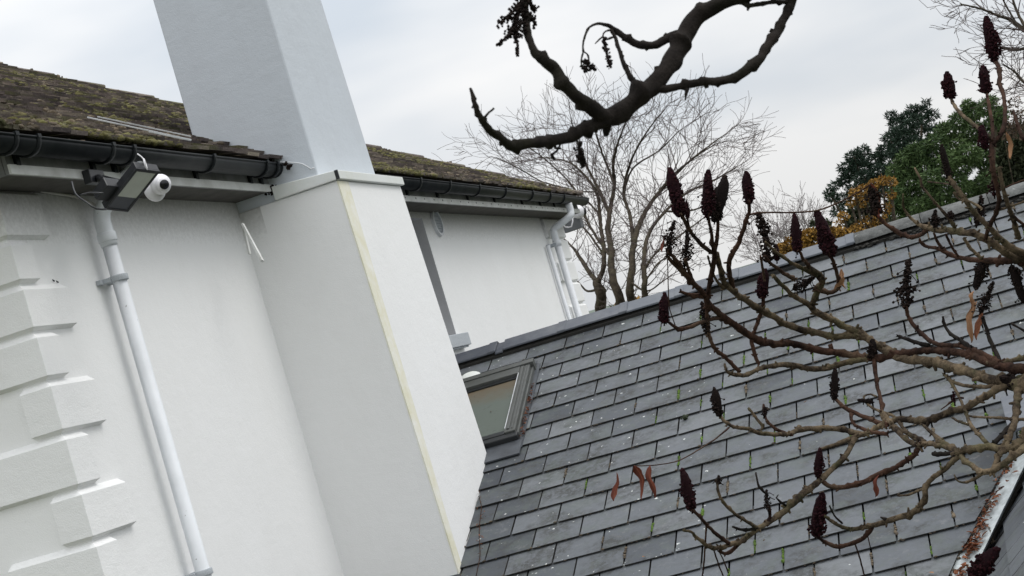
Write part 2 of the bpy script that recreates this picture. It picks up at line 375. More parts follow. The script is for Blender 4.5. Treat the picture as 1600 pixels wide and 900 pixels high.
# ================================================================== SETTING
g = MB(); g.add([(-2500,-300,GZ),(2500,-300,GZ),(2500,3000,GZ),(-2500,3000,GZ)], [(0,1,2,3)])
tag(g.build('ground', MAT['grass']), kind='structure')
h = MB(); NX, NY = 90, 10
vs = []; fs = []
for j in range(NY+1):
    for i in range(NX+1):
        x = -900 + 1900*i/NX; y = 620 + 300*j/NY
        p = sin(pi*min(j, NY-j+0.0)/NY) if j <= NY/2 else sin(pi*(NY-j)/NY)
        hz = 17 + 5*mnoise.noise(Vector((x*0.004, 3.3, 0))) + 2.5*mnoise.noise(Vector((x*0.017, 9.1, y*0.01)))
        vs.append((x, y, GZ-0.5 + (hz+4)*p))
for j in range(NY):
    for i in range(NX):
        a = j*(NX+1)+i; fs.append((a, a+1, a+NX+2, a+NX+1))
h.add(vs, fs, smooth=True); tag(h.build('hill', MAT['hill']), kind='structure')

# ================================================================== HOUSE
XW = -3.87; Y0 = 6.775; Y1 = 17.75
house = empty('house', (XW, 12.0, GZ), 'white rendered house with quoined corners, mossy tiled hip roof and a tall chimney', 'house')
# window opening behind the chimney breast
wt = onx(657, 341, XW); wb = onx(713, 524, XW); wm = onx(690, 445, XW)
WY0, WY1 = wm.y-1.05, wm.y; WZ0, WZ1 = wb.z, wt.z
ZT = 1.43
w = MB()
def wallrect(y0, y1, z0, z1): w.add([(XW,y0,z0),(XW,y1,z0),(XW,y1,z1),(XW,y0,z1)], [(0,1,2,3)])
wallrect(Y0, WY0, GZ, ZT); wallrect(WY1, Y1, GZ, ZT); wallrect(WY0, WY1, GZ, WZ0); wallrect(WY0, WY1, WZ1, ZT)
XB = XW-8.2
w.add([(XW,Y0,GZ),(XB,Y0,GZ),(XB,Y0,ZT),(XW,Y0,ZT)], [(0,1,2,3)])
w.add([(XW,Y1,GZ),(XB,Y1,GZ),(XB,Y1,ZT),(XW,Y1,ZT)], [(3,2,1,0)])
w.add([(XB,Y0,GZ),(XB,Y1,GZ),(XB,Y1,ZT),(XB,Y0,ZT)], [(3,2,1,0)])
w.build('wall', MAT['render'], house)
# window: jambs, frame, pane, sill
win = MB(); d = 0.13
win.add([(XW,WY1,WZ0),(XW-d,WY1,WZ0),(XW-d,WY1,WZ1),(XW,WY1,WZ1)], [(0,1,2,3)])
win.add([(XW,WY0,WZ0),(XW-d,WY0,WZ0),(XW-d,WY0,WZ1),(XW,WY0,WZ1)], [(3,2,1,0)])
win.add([(XW,WY0,WZ1),(XW,WY1,WZ1),(XW-d,WY1,WZ1),(XW-d,WY0,WZ1)], [(0,1,2,3)])
win.add([(XW,WY0,WZ0),(XW,WY1,WZ0),(XW-d,WY1,WZ0),(XW-d,WY0,WZ0)], [(3,2,1,0)])
window = win.build('window', MAT['jamb'], house)
wf = MB()
for a, b, c_, e in ((WY0,WY0+.06,WZ0,WZ1),(WY1-.06,WY1,WZ0,WZ1),(WY0+.06,WY1-.06,WZ1-.06,WZ1),(WY0+.06,WY1-.06,WZ0,WZ0+.06),((WY0+WY1)/2-.03,(WY0+WY1)/2+.03,WZ0+.06,WZ1-.06)):
    wf.box((XW-d-.05,a,c_),(XW-d-.002,b,e))
wf.build('frame', MAT['white_pvc'], window)
wp = MB(); wp.add([(XW-d-.03,WY0,WZ0),(XW-d-.03,WY1,WZ0),(XW-d-.03,WY1,WZ1),(XW-d-.03,WY0,WZ1)], [(0,1,2,3)]); wp.build('pane', MAT['lens'], window)
s1 = onx(732, 520, XW+.07); s2 = onx(735, 538, XW+.07)
sb = MB(); sb.box((XW-.05, WY0-.10, s2.z), (XW+.07, s1.y, wb.z+.003)); sb.box((XW+.03, WY0-.10, s2.z-.014), (XW+.055, s1.y-.03, s2.z+.001))
sb.build('sill', MAT['sill'], window, bevel=.006)

# quoins (block work on both corners; each block runs round the corner)
QP = 0.030
qlev = [1.43, 1.202, .982, .768, .551, .312, .063, -.182, -.40]
def quoin(z0, z1, ly, lx, y, far=False):
    q = MB(); ch = 0.026
    s = -1 if far else 1
    xo = XW+QP; yo = y - s*QP
    # plan outline of the L-shaped block, then chamfered top and bottom
    def ring(e, z):
        a = QP-e
        return [(XW+a, y-s*a, z), (XW+a, y+s*(ly-e*.6), z), (XW-.002, y+s*(ly+ (0 if e else 0.0)), z), (XW-.002, y+s*.002, z), (XW-lx, y+s*.002, z), (XW-(lx-e*.6), y-s*a, z)]
    R = [ring(QP-.002, z0), ring(0, z0+ch*.55), ring(0, z1-ch), ring(QP-.002, z1)]
    vs = [p for r in R for p in r]; fs = []
    for k in range(3):
        for i in range(6):
            j = (i+1) % 6; f = (k*6+i, k*6+j, (k+1)*6+j, (k+1)*6+i); fs.append(f if not far else f[::-1])
    fs.append((5,4,3,2,1,0) if not far else (0,1,2,3,4,5)); fs.append((18,19,20,21,22,23) if not far else (23,22,21,20,19,18))
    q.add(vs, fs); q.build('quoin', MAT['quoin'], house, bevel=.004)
def qy(px, py): return onx(px, py, XW+.02).y - Y0
qlen = [qy(71,350), qy(59,429), qy(119,507), qy(107,588), qy(166,664), qy(156,752), qy(213,822)]
qlx = [.10, .42, .22, .42, .13, .42, .13]
zz = [1.425, 1.187, .985, .768, .547, .306, .058, -.176]
ti = .022
k = 0
while True:
    if k < 7: zt, zb, L, lx = zz[k], zz[k+1], qlen[k], qlx[k]
    else:
        zt = zz[7] - .235*(k-7); zb = zt-.235; L = .16 if k % 2 else .29; lx = .42 if k % 2 else .14
    if zb < GZ: break
    quoin(zb+.004, zt-.004, L, lx, Y0); k += 1
for k in range(23):
    zt = 1.425-.232*k
    if zt-.232 < GZ: break
    quoin(zt-.228, zt-.004, .42 if k % 2 else .80, .34 if k % 2 else .2, Y1, True)

# eaves: soffit, fascia
XF = -3.64; ZF = 1.412; EY0, EY1 = Y0-.23, Y1+.08
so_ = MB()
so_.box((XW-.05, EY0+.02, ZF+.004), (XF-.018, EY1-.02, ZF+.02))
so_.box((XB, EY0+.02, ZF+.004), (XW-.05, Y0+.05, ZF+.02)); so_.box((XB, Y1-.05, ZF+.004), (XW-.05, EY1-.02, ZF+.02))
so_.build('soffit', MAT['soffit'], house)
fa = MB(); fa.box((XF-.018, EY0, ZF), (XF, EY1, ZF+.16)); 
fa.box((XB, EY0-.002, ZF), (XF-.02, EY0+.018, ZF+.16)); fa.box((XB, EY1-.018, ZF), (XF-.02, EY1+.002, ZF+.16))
fascia = fa.build('fascia', MAT['fascia_shaded'], house)
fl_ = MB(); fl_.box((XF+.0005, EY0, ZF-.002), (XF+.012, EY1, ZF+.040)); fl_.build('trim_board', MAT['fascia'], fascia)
vb = MB()
for i in range(26):
    y = 11.2 + i*.235
    if y < Y1: vb.blob((XF+.013, y+random.uniform(-.02,.02), ZF+.022), .007, sq=(.5,1,1))
vb.build('nail_head', MAT['black'], fascia)

# roof: hipped, courses of small clay tiles under moss
TR = 0.595; XE = -3.535; ZE = 1.565
RY0, RY1 = 6.30, 17.70
su = Vector((-1, 0, TR)).normalized(); sn = Vector((TR, 0, 1)).normalized()
rf = MB(); run = 4.2; cosT = 1/sqrt(1+TR*TR)
gauge = 0.112
def hipdepth(s): return s*cosT     # plan distance from the eave
# bedding surface below the tiles
e0 = .014
def RP(s, y, h=0.0): return Vector((XE, y, ZE)) + su*s + sn*h
A_ = RP(0, RY0, -.03); B_ = RP(0, RY1, -.03); smax = 5.3/cosT*1.0
pk = smax*cosT
C_ = RP(smax, RY1-pk, -.03); D_ = RP(smax, RY0+pk, -.03)
rf.add([A_, B_, C_, D_], [(0,1,2,3)], 0, .2)
xr = -2*pk + XE
rf.add([A_, D_, (XE-pk*2.0, RY0, A_.z), ], [(0,1,2)], 0, .3)
rf.add([B_, (XE-pk*2.0, RY1, A_.z), C_], [(0,1,2)], 0, .3)
rf.add([(XE-pk*2, RY0, A_.z), D_, C_, (XE-pk*2, RY1, A_.z)], [(0,1,2,3)], 0, .3)
nr = int(smax/gauge)
rr = random.Random(3)
for r in range(nr):
    s0 = r*gauge; hp = hipdepth(s0)
    y = RY0+hp + (0.08 if r % 2 else 0); yend = RY1-hp
    if yend-y < .2: break
    while y < yend:
        wd = .163
        if not (r > 12 and (y < 7.3)):
            tl = rr.uniform(-.004, .007); t2 = rr.uniform(-.004, .004)
            h0 = .026+tl+rr.random()*.012; thk = .020
            a = y+.002; b = min(y+wd-.003, yend)
            hl = -.012
            c = rr.random()
            P = [RP(s0-.006+t2, a, h0-thk), RP(s0-.006+t2, b, h0-thk+tl*.5), RP(s0+gauge+.03, b, hl-thk), RP(s0+gauge+.03, a, hl-thk),
                 RP(s0-.006+t2, a, h0), RP(s0-.006+t2, b, h0+tl*.5), RP(s0+gauge+.03, b, hl), RP(s0+gauge+.03, a, hl)]
            rf.hexa(P, 0, c)
        y += wd
roof = rf.build('roof', MAT['clay'], house)
# moss cushions on the tiles
def mossy(n, mat, thr, seed, name, big):
    mo = MB(); q = random.Random(seed); k = 0; tries = 0
    while k < n and tries < n*12:
        tries += 1
        s = q.random()**1.6*4.6; y = q.uniform(RY0+.1, RY1-.1)
        hp = hipdepth(s)
        if y < RY0+hp or y > RY1-hp: continue
        v = mnoise.noise(Vector((y*.55, s*1.3, seed*3.1))) + .35*mnoise.noise(Vector((y*2.1, s*3.0, seed)))
        if v < thr: continue
        if XE-hp < -3.30 and 9.36 < y < 10.45 and XE-hp > -4.03: continue
        row = round(s/gauge)*gauge + q.uniform(-.012, .03)
        p = RP(max(row, .0), y, .020)
        rad = q.uniform(.012, .034)*big
        mo.blob(p, rad, 0, q.random(), 1, .35, (.9, 1.6, .55)); k += 1
    return mo.build(name, mat, roof, kind='stuff')
mossy(2600, MAT['moss_roof'], .12, 11, 'moss', .95)
mossy(2000, MAT['moss_dead'], -.05, 23, 'dead_moss', .8)
# hip tiles (half-round, mossy) along both near hips
def hip(y0, sgn):
    for k in range(17):
        d0 = .02 + k*.30; d1 = d0+.33
        ht = MB(); n = 7
        P0 = Vector((XE-d0, y0+sgn*d0, ZE+TR*d0)); P1 = Vector((XE-d1, y0+sgn*d1, ZE+TR*d1))
        ax = (P1-P0).normalized(); side = Vector((1, sgn, 0)).normalized() if False else ax.cross(Vector((0,0,1))).normalized(); upv = side.cross(ax)
        vs = []
        for (P, r, li) in ((P0, .088, .026), (P1, .076, .006)):
            for rr_ in (r, r-.016):
                for i in range(n):
                    an = pi*(i/(n-1)); vs.append(P + side*cos(an)*rr_ + upv*(sin(an)*rr_*.62 - .035 + li))
        fs = []
        for i in range(n-1):
            fs += [(i, i+1, 2*n+i+1, 2*n+i), (n+i+1, n+i, 3*n+i, 3*n+i+1), (i+1, i, n+i, n+i+1)]
        fs += [(0, 2*n, 3*n, n), (n-1, 2*n-1, 4*n-1, 3*n-1)]
        ht.add(vs, fs, 0, random.random(), True)
        ht.build('hip_tile', MAT['clay'], roof)
hip(RY1, -1); hip(RY0, 1)
hm = MB(); q = random.Random(5)
for y0, sgn in ((RY1, -1), (RY0, 1)):
    for k in range(330):
        d0 = q.uniform(.05, 4.9); hm.blob((XE-d0+q.uniform(-.06,.06), y0+sgn*d0+q.uniform(-.06,.06), ZE+TR*d0+q.uniform(-.01,.014)), q.uniform(.008,.022), 0, q.random(), 1, .35)
hm.build('hip_moss', MAT['moss_dead'], roof, kind='stuff')
# white metal strips lying on the lower roof
for (a, b, wd) in (((136,187),(298,222),.020),((152,186),(297,216.5),.014),((232,209.5),(297,223),.012)):
    p0 = Vector((XE,0,ZE))+sn*.05; A = onpl(*a, p0, sn); B = onpl(*b, p0, sn)
    st = MB(); dd = (B-A).normalized(); sx = dd.cross(sn).normalized()
    st.obox(A+sn*.012, (dd, sx, sn), (0, -wd/2, -.003), ((B-A).length, wd/2, .003))
    st.build('flashing_strip', MAT['white_metal'], roof)

# gutters with brackets
def halfround(mb, y0, y1, xc, zc, r, t=.004, n=10, mi=0):
    vs = []
    for y in (y0, y1):
        for rr_ in (r, r-t):
            for i in range(n+1):
                an = pi + pi*i/n; vs.append((xc + rr_*cos(an), y, zc + rr_*sin(an)))
    m1 = n+1; fs = []
    for i in range(n):
        fs += [(i, i+1, 2*m1+i+1, 2*m1+i), (m1+i+1, m1+i, 3*m1+i, 3*m1+i+1), (i+1, i, m1+i, m1+i+1), (2*m1+i, 2*m1+i+1, 3*m1+i+1, 3*m1+i)]
    fs += [(0, 2*m1, 3*m1, m1), (n, m1+n, 3*m1+n, 2*m1+n)]
    mb.add(vs, fs, mi, .5, True)
GX, GZ_, GR = XF+.073, 1.535, .060
def gutter(y0, y1, pxs, mit):
    gm = MB(); halfround(gm, y0, y1, GX, GZ_, GR)
    gm.tube([(GX+GR, y0, GZ_+.002), (GX+GR, y1, GZ_+.002)], .006, 6)
    # stop ends
    for y, t in ((y0, .012), (y1-.012, .012)):
        n = 10; vs = [(GX+(GR+.003)*cos(pi+pi*i/n), yy, GZ_+(GR+.003)*sin(pi+pi*i/n)) for yy in (y-.002, y+t+.002) for i in range(n+1)]
        gm.add(vs, [tuple(range(n, -1, -1)), tuple(range(n+1, 2*n+2))] + [(i, i+1, n+1+i+1, n+1+i) for i in range(n)], 0)
    go = gm.build('gutter', MAT['gutter'], house)
    for px in pxs:
        yb = onx(px, 262 if px < 500 else 296, GX+.03).y
        b = MB(); n = 10
        for dy in (0,):
            vs = []
            for y in (yb-.013, yb+.013):
                for rr_ in (GR+.010, GR+.0008):
                    for i in range(n+1):
                        an = pi*.92 + pi*1.08*i/n; vs.append((GX+rr_*cos(an), y, GZ_+rr_*sin(an)))
            m1 = n+1; fs = []
            for i in range(n):
                fs += [(i, i+1, 2*m1+i+1, 2*m1+i), (m1+i+1, m1+i, 3*m1+i, 3*m1+i+1), (i+1, i, m1+i, m1+i+1), (2*m1+i, 2*m1+i+1, 3*m1+i+1, 3*m1+i)]
            b.add(vs, fs, 0, .5, True)
            b.box((XF+.0008, yb-.016, GZ_-.085), (XF+.016, yb+.016, GZ_+.02))
            b.box((GX+GR-.012, yb-.014, GZ_-.004), (GX+GR+.013, yb+.014, GZ_+.014))
        b.build('bracket', MAT['gutter'], go)
    return go
gL = gutter(6.25, 9.36, [28, 62, 176, 208, 330, 411, 427], 0)
gR = gutter(10.63, 17.86, [655, 700, 745, 785, 826, 853, 874], 0)
gL['label'] = 'black half-round gutter left of the chimney'; gR['label'] = 'black half-round gutter right of the chimney'
# debris lying in the gutter near the chimney
db = MB(); q = random.Random(4)
for k in range(120):
    y = q.uniform(6.9, 9.3) if k < 80 else q.uniform(10.7, 16.5)
    db.blob((GX+q.uniform(-.04,.03), y, GZ_+q.uniform(-.01,.012)), q.uniform(.008,.02), 0, q.random(), 1, .4, (1, 1.4, .7))
db.build('gutter_debris', MAT['moss_dead'], gL, kind='stuff')

# downpipes
def pipe_ring(p, r, hgt, d=Vector((0,0,1))):
    return [p - d*hgt/2, p + d*hgt/2], r
XP = XW+.085
pa = onx(186, 420, XP); pb = onx(300, 850, XP); py_ = (pa.y+pb.y)/2
dp = MB(); R_ = .0355
topz = onx(168, 366, XP).z
dp.tube([(XP, py_, GZ+.1), (XP, py_, topz)], R_, 18)
dl = dp.build('downpipe', MAT['white_pvc'], house); dl['label'] = 'white downpipe on the near wall under the floodlight'
nk = MB()
nk.tube(spline([(XP, py_, topz-.06), (XP, py_, topz+.07), (XP+.012, py_, topz+.11), (XP+.10, py_+.02, topz+.19), (GX-.01, py_+.06, topz+.27), (GX, py_+.065, topz+.30), (GX, py_+.065, GZ_-GR+.004)], .03), .040, 18)
nk.build('swan_neck', MAT['white_pvc'], dl)
for (px, py, rr_, hh) in ((172, 371, .046, .045), (182, 435, .046, .03), (322, 893, .046, .03)):
    c = MB(); z = onx(px, py, XP).z
    c.tube([(XP, py_, z-hh/2), (XP, py_, z+hh/2)], rr_, 18)
    if hh < .04:
        c.box((XW+.001, py_-.075, z-hh/2+.003), (XW+.025, py_-.03, z+hh/2-.003)); c.box((XW+.001, py_+.03, z-hh/2+.003), (XW+.025, py_+.07, z+hh/2-.003))
        c.box((XW+.02, py_-.05, z-hh/2+.003), (XP-.02, py_+.05, z+hh/2-.003))
    c.build('collar', MAT['sill' if hh < .04 else 'white_pvc'], dl, bevel=.003)
cd = MB(); cd.tube([(XW+.058, py_-.006, GZ+.1), (XW+.058, py_-.006, topz-.02)], .007, 8); cd.build('conduit', MAT['cable_grey'], house)
# far downpipe
fa_ = onx(866, 385, XP); fb_ = onx(912, 500, XP); fy = (fa_.y+fb_.y)/2
dp = MB(); ztop = onx(862, 362, XP).z
dp.tube([(XP, fy, GZ+.1), (XP, fy, ztop-.05)], .035, 18)
dr = dp.build('downpipe', MAT['white_pvc'], house); dr['label'] = 'white downpipe with swan neck at the far corner'
nk = MB(); o2 = onx(889, 322, GX)
nk.tube(spline([(XP, fy, ztop-.12), (XP, fy, ztop-.01), (XP+.02, fy+.01, ztop+.03), (GX-.02, o2.y-.03, GZ_-.19), (GX, o2.y, GZ_-.15), (GX, o2.y, GZ_-GR+.003)], .02), .037, 18)
nk.build('swan_neck', MAT['white_pvc'], dr)
c = MB(); c.tube([(XP, fy, ztop-.15), (XP, fy, ztop-.09)], .042, 18); c.build('collar', MAT['white_pvc'], dr)
c = MB(); zc = ztop-.13; c.box((XW+.001, fy-.14, zc-.015), (XW+.03, fy+.07, zc+.015)); c.box((XW+.03, fy-.05, zc-.015), (XP, fy+.05, zc+.015)); c.build('collar', MAT['sill'], dr)
c2 = MB(); c2.tube([(XW+.035, fy-.22, GZ+.1), (XW+.035, fy-.22, ztop-.13)], .022, 12); c2.build('conduit', MAT['white_pvc'], house)
for (px, py) in ((82,436),(88,438),(98,300),(45,318),(800,302)):
    fx = MB(); P = onx(px, py, XW+.001); fx.tube([P-Vector((.005,0,0)), P+Vector((.006,.004,-.012))], .0035, 6); fx.build('wall_plug', MAT['black'], house)
# round air vent
vc = onx(683, 348, XW+.01); av = MB(); n = 28
for (ra, rb, xa, xb) in ((.115, .092, XW+.001, XW+.022),):
    vs = []
    for r_, x in ((ra, xa), (ra-.006, xb), (rb, xb), (rb-.006, XW+.006)):
        for i in range(n): vs.append((x, vc.y+r_*cos(2*pi*i/n), vc.z+r_*sin(2*pi*i/n)))
    av.add(vs, [(k*n+i, k*n+(i+1) % n, (k+1)*n+(i+1) % n, (k+1)*n+i) for k in range(3) for i in range(n)] + [tuple(3*n+i for i in range(n))], 0, .5)
for i in range(7):
    z = vc.z-.066+i*.022; hw = sqrt(max(.0, .084**2-(z-vc.z)**2)); av.box((XW+.007, vc.y-hw, z-.004), (XW+.016, vc.y+hw, z+.004))
avo = av.build('air_vent', MAT['sill'], house); rg_ = MB()
vs = []
for r_, x in ((.117, XW+.001), (.113, XW+.024), (.094, XW+.024), (.090, XW+.010)):
    for i in range(n): vs.append((x, vc.y+r_*cos(2*pi*i/n), vc.z+r_*sin(2*pi*i/n)))
rg_.add(vs, [(k*n+i, k*n+(i+1) % n, (k+1)*n+(i+1) % n, (k+1)*n+i) for k in range(3) for i in range(n)], 0, .5); rg_.build('rim', MAT['white_metal'], avo)

# chimney breast (slight taper), cap, corner bead
YB = 9.40
def lerp(a, b, t): return a+(b-a)*t
def bx(z): return lerp(-3.227, -3.193, (1.36-z)/2.35)
def by1(z): return lerp(10.565, 10.635, (1.36-z)/1.85)
ZC = 1.352
def ring(z): return [(bx(z), YB, z), (bx(z), by1(z), z), (XW-.3, by1(z), z), (XW-.3, YB, z)]
br = MB(); vs = ring(GZ)+ring(-1.2)+ring(0)+ring(ZC)
br.add(vs, [(k*4+i, k*4+(i+1) % 4, (k+1)*4+(i+1) % 4, (k+1)*4+i) for k in range(3) for i in range(4)]+[(12,13,14,15),(3,2,1,0)])
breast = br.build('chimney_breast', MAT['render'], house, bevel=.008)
cp = MB(); cz0, cz1 = ZC+.002, ZC+.054
cxo = -3.203; cyo = YB-.022; cy1 = by1(ZC)+.018
cp.hexa([(cxo,cyo,cz0),(cxo,cy1,cz0),(XF+.02,cy1,cz0),(XF+.02,cyo,cz0),(cxo,cyo,cz1),(cxo,cy1,cz1),(XF+.02,cy1,cz1+.03),(XF+.02,cyo,cz1+.03)][::1])
cp.v = cp.v
capo = cp.build('cap', MAT['cap'], breast, bevel=.004)
jn = MB(); jn.box((cxo-.02, cyo-.0015, cz0-.001), (cxo+.0015, cyo+.006, cz1+.001)); jn.build('cap_joint', MAT['black'], breast)
bd = MB()
for (f0, f1) in ((ZC-.004, .35), (.35, -.55), (-.55, -2.0)):
    wd0 = .17 if f0 > 1 else .13 if f0 > 0 else .09
    a, b = bx(f0), bx(f1)
    bd.hexa([(b-.004, YB-.003, f1),(b+.004, YB-.003, f1),(b+.004, YB+wd0*.74, f1),(b-.004, YB+wd0*.74, f1),(a-.004, YB-.003, f0),(a+.004, YB-.003, f0),(a+.004, YB+wd0, f0),(a-.004, YB+wd0, f0)])
bd.build('corner_bead', MAT['bead'], breast)
# chimney stack
YS = 9.412
kt = ony(417, 0, YS); kb = ony(495, 264, YS); kl = ony(301, 216, YS)
fr_t = onx(502, 0, kt.x); fr_b = onx(587, 273, kb.x)
def stk(z):
    t = (z-kb.z)/(kt.z-kb.z)
    xf = lerp(kb.x, kt.x, t); y1 = lerp(fr_b.y, fr_t.y, (z-fr_b.z)/(fr_t.z-fr_b.z)); xb_ = kl.x
    return [(xf, YS, z), (xf, y1, z), (xb_, y1, z), (xb_, YS, z)]
sk = MB(); lv = [ZC-.3, 1.9, kt.z, 3.6]
vs = sum([stk(z) for z in lv], [])
sk.add(vs, [(k*4+i, k*4+(i+1) % 4, (k+1)*4+(i+1) % 4, (k+1)*4+i) for k in range(3) for i in range(4)]+[(12,13,14,15)])
top = stk(3.6)
x0, x1 = min(p[0] for p in top), max(p[0] for p in top); y0, y1 = min(p[1] for p in top), max(p[1] for p in top)
sk.box((x0-.06, y0-.06, 3.6), (x1+.06, y1+.06, 3.72))
stack = sk.build('chimney_stack', MAT['chimney'], house, bevel=.010)
for k in range(2):
    pt = MB(); yy = y0+.3+k*.42; xx = (x0+x1)/2
    pt.tube([(xx, yy, 3.72), (xx, yy, 4.1), (xx, yy, 4.14)], [.13, .10, .12], 16); pt.build('chimney_pot', MAT['clay'], stack)
# blobs of mortar and weeds where the gutter meets the chimney
db = MB(); q = random.Random(9)
for k in range(70):
    px = q.uniform(310, 455); py = lerp(222, 262, (px-310)/145)+q.uniform(-4, 3)
    P = ony(px, py, YS-.02); db.blob(P+Vector((0, q.uniform(-.05,.0), 0)), q.uniform(.006,.015), 0, q.random(), 1, .4)
for k in range(26):
    P = ony(q.uniform(415, 432), q.uniform(289, 306), YB-.012); db.blob(P, q.uniform(.004,.010), 0, q.random()*.4, 1, .4)
db.build('debris', MAT['seed_black'], roof, kind='stuff')
# broken white trunking hanging in the corner of wall and breast
tk = MB()
A = at(379, 350, 9.5); B = at(410, 408, 9.28); C = at(390, 397, 9.43)
d1 = (B-A).normalized(); sx = d1.cross(Vector((1,-.3,0))).normalized(); nn = d1.cross(sx)
tk.obox(A, (d1, sx, nn), (0, -.009, -.006), ((B-A).length, .009, .006))
d2 = (C-A).normalized(); sx = d2.cross(Vector((1,-.3,0))).normalized(); nn = d2.cross(sx)
tk.obox(A, (d2, sx, nn), (0.02, -.007, -.006), ((C-A).length, .007, .006))
tr = tk.build('cable_trunking', MAT['fascia'], None)
tag(tr, 'broken white cable trunking hanging loose in the corner beside the chimney breast', 'trunking')

# ================================================================== things fixed to the eaves
# floodlight
cTL, cTR, cBL = at(213, 262, 7.35), at(250, 266, 7.446), at(163, 326, 7.473)
Bl = cBL; Tl = cTL
ax2 = (cTL-cBL); L2 = ax2.length; ax2.normalize(); ax1 = cTR-cTL; Wd = ax1.length; ax1 = (ax1-ax2*ax1.dot(ax2)).normalized(); ax3 = ax1.cross(ax2).normalized()
if ax3.dot(_fw) < 0: ax3 = -ax3          # away from the lit face
fl = empty('floodlight', Bl, 'black floodlight with a pale glass face hung under the near gutter beside the white camera', 'floodlight')
hb = MB(); hb.obox(Bl, (ax1, ax2, ax3), (0, 0, .002), (Wd, L2, .036))
for k in range(7): hb.obox(Bl, (ax1, ax2, ax3), (Wd*.12, L2*(.16+.1*k), .036), (Wd*.88, L2*(.18+.1*k), .052))
hb.build('housing', MAT['black'], fl, bevel=.005)
rm = MB(); t_ = .012
for lo, hi in (((-.001,-.001,-.006),(Wd+.001,t_,.002)), ((-.001,L2-t_*1.4,-.006),(Wd+.001,L2+.001,.002)), ((-.001,t_,-.006),(t_,L2-t_*1.4,.002)), ((Wd-t_,t_,-.006),(Wd+.001,L2-t_*1.4,.002))):
    rm.obox(Bl, (ax1, ax2, ax3), lo, hi)
rm.build('rim', MAT['black'], fl, bevel=.002)
ps = MB(); ps.obox(Bl, (ax1, ax2, ax3), (t_, L2*.33, -.003), (Wd-t_, L2-t_*1.4, .0015)); ps.build('glass', MAT['lamp_glass'], fl)
ps = MB(); ps.obox(Bl, (ax1, ax2, ax3), (t_, t_, -.003), (Wd-t_, L2*.33, .0015)); ps.build('sensor_panel', MAT['lamp_grey'], fl)
bk = MB()
P1 = at(137, 274, 7.25); P2 = at(150, 290, 7.25)
fb0 = onx(138, 278, XF+.012); 
bk.box((XF+.011, fb0.y-.05, fb0.z-.035), (XF+.05, fb0.y+.09, fb0.z+.03))
pt0 = Vector((XF+.05, fb0.y+.02, fb0.z-.01)); pm = Bl + ax1*(Wd*.15) + ax2*(L2*.42) + ax3*.05; pm2 = Bl + ax1*(Wd*.85) + ax2*(L2*.42) + ax3*.05
bk.tube([pt0, (pt0+pm)/2+Vector((0,0,-.012)), pm], .017, 8); bk.tube([pt0+Vector((0,.05,.0)), pm2], .014, 8)
bk.build('bracket', MAT['black'], fl, bevel=.003)
jb = MB(); jc = Bl + ax1*(-.012) + ax2*(L2*.30) + ax3*.03
jb.obox(jc, (ax1, ax2, ax3), (-.05, -.045, -.02), (.03, .05, .03)); jb.build('junction_box', MAT['black'], fl, bevel=.004)
tn = MB(); tp = Tl + ax1*(Wd*.45)
tn.tube(spline([tp+Vector((0,0,-.004)), tp+Vector((.004,-.014,.022)), tp+Vector((0,-.002,.045)), tp+Vector((-.004,.012,.026)), tp+Vector((0,0,0))], .008), .0038, 6)
tn.tube(spline([tp+Vector((0,0,.04)), tp+Vector((-.01,0,.06)), tp+Vector((-.02,-.008,.075))], .01), .003, 6)
tn.build('cable_tie', MAT['white_gloss'], fl)
# security camera (turret)
ccen = at(251, 288, 7.75)
sc_ = empty('security_camera', ccen, 'white turret security camera with a dark lens beside the black floodlight under the near gutter', 'security camera')
b = MB(); b.blob(ccen, .047, 0, .5, 3, 0.0)
ld = (at(270, 289, 7.62)-ccen).normalized()
b.tube([ccen+ld*.026, ccen+ld*.0475], [.038, .027], 24)
b.build('body', MAT['white_gloss'], sc_)
b = MB(); b.tube([ccen+ld*.0478, ccen+ld*.052], [.0225, .020], 24); b.build('lens', MAT['lens'], sc_)
b = MB(); bdir = (at(233, 308, 7.86)-ccen).normalized()
b.tube([ccen+bdir*.02, ccen+bdir*.058, ccen+bdir*.068, ccen+bdir*.080], [.040, .044, .050, .050], 24)
b.build('base', MAT['white_gloss'], sc_)
# cables near the floodlight
cb = MB(); cb.tube(spline([tuple(at(112, 284, 7.35)), tuple(at(118, 303, 7.3)), tuple(at(135, 316, 7.25)), tuple(at(150, 326, 7.25)), tuple(at(166, 327, 7.3))], .02), .0045, 6)
cb.tube(spline([tuple(at(122, 306, 7.3)), tuple(at(140, 301, 7.3)), tuple(at(162, 302, 7.3))], .02), .004, 6)
tag(cb.build('black_cable', MAT['black']), 'thin black cable looping below the floodlight bracket on the near eaves', 'cable')
cb = MB(); cb.tube(spline([tuple(onx(18, 281, XW+.04)), tuple(onx(60, 297, XW+.02)), tuple(onx(90, 303, XW+.01)), tuple(onx(120, 308, XW+.03)), tuple(onx(152, 322, XW+.06))], .03), .007, 6)
tag(cb.build('white_cable', MAT['cable_grey']), 'dirty white cable clipped along the top of the near wall', 'cable')
cb = MB(); pts = [(312,224),(335,229),(345,238),(365,246),(400,249),(430,253),(455,254),(472,256),(486,264),(491,262)]
cb.tube(spline([tuple(ony(a, b_, YS-.02)) for a, b_ in pts], .03), .0042, 6)
tag(cb.build('white_cable', MAT['white_metal']), 'thin white cable trailing along the gutter onto the chimney foot', 'cable')
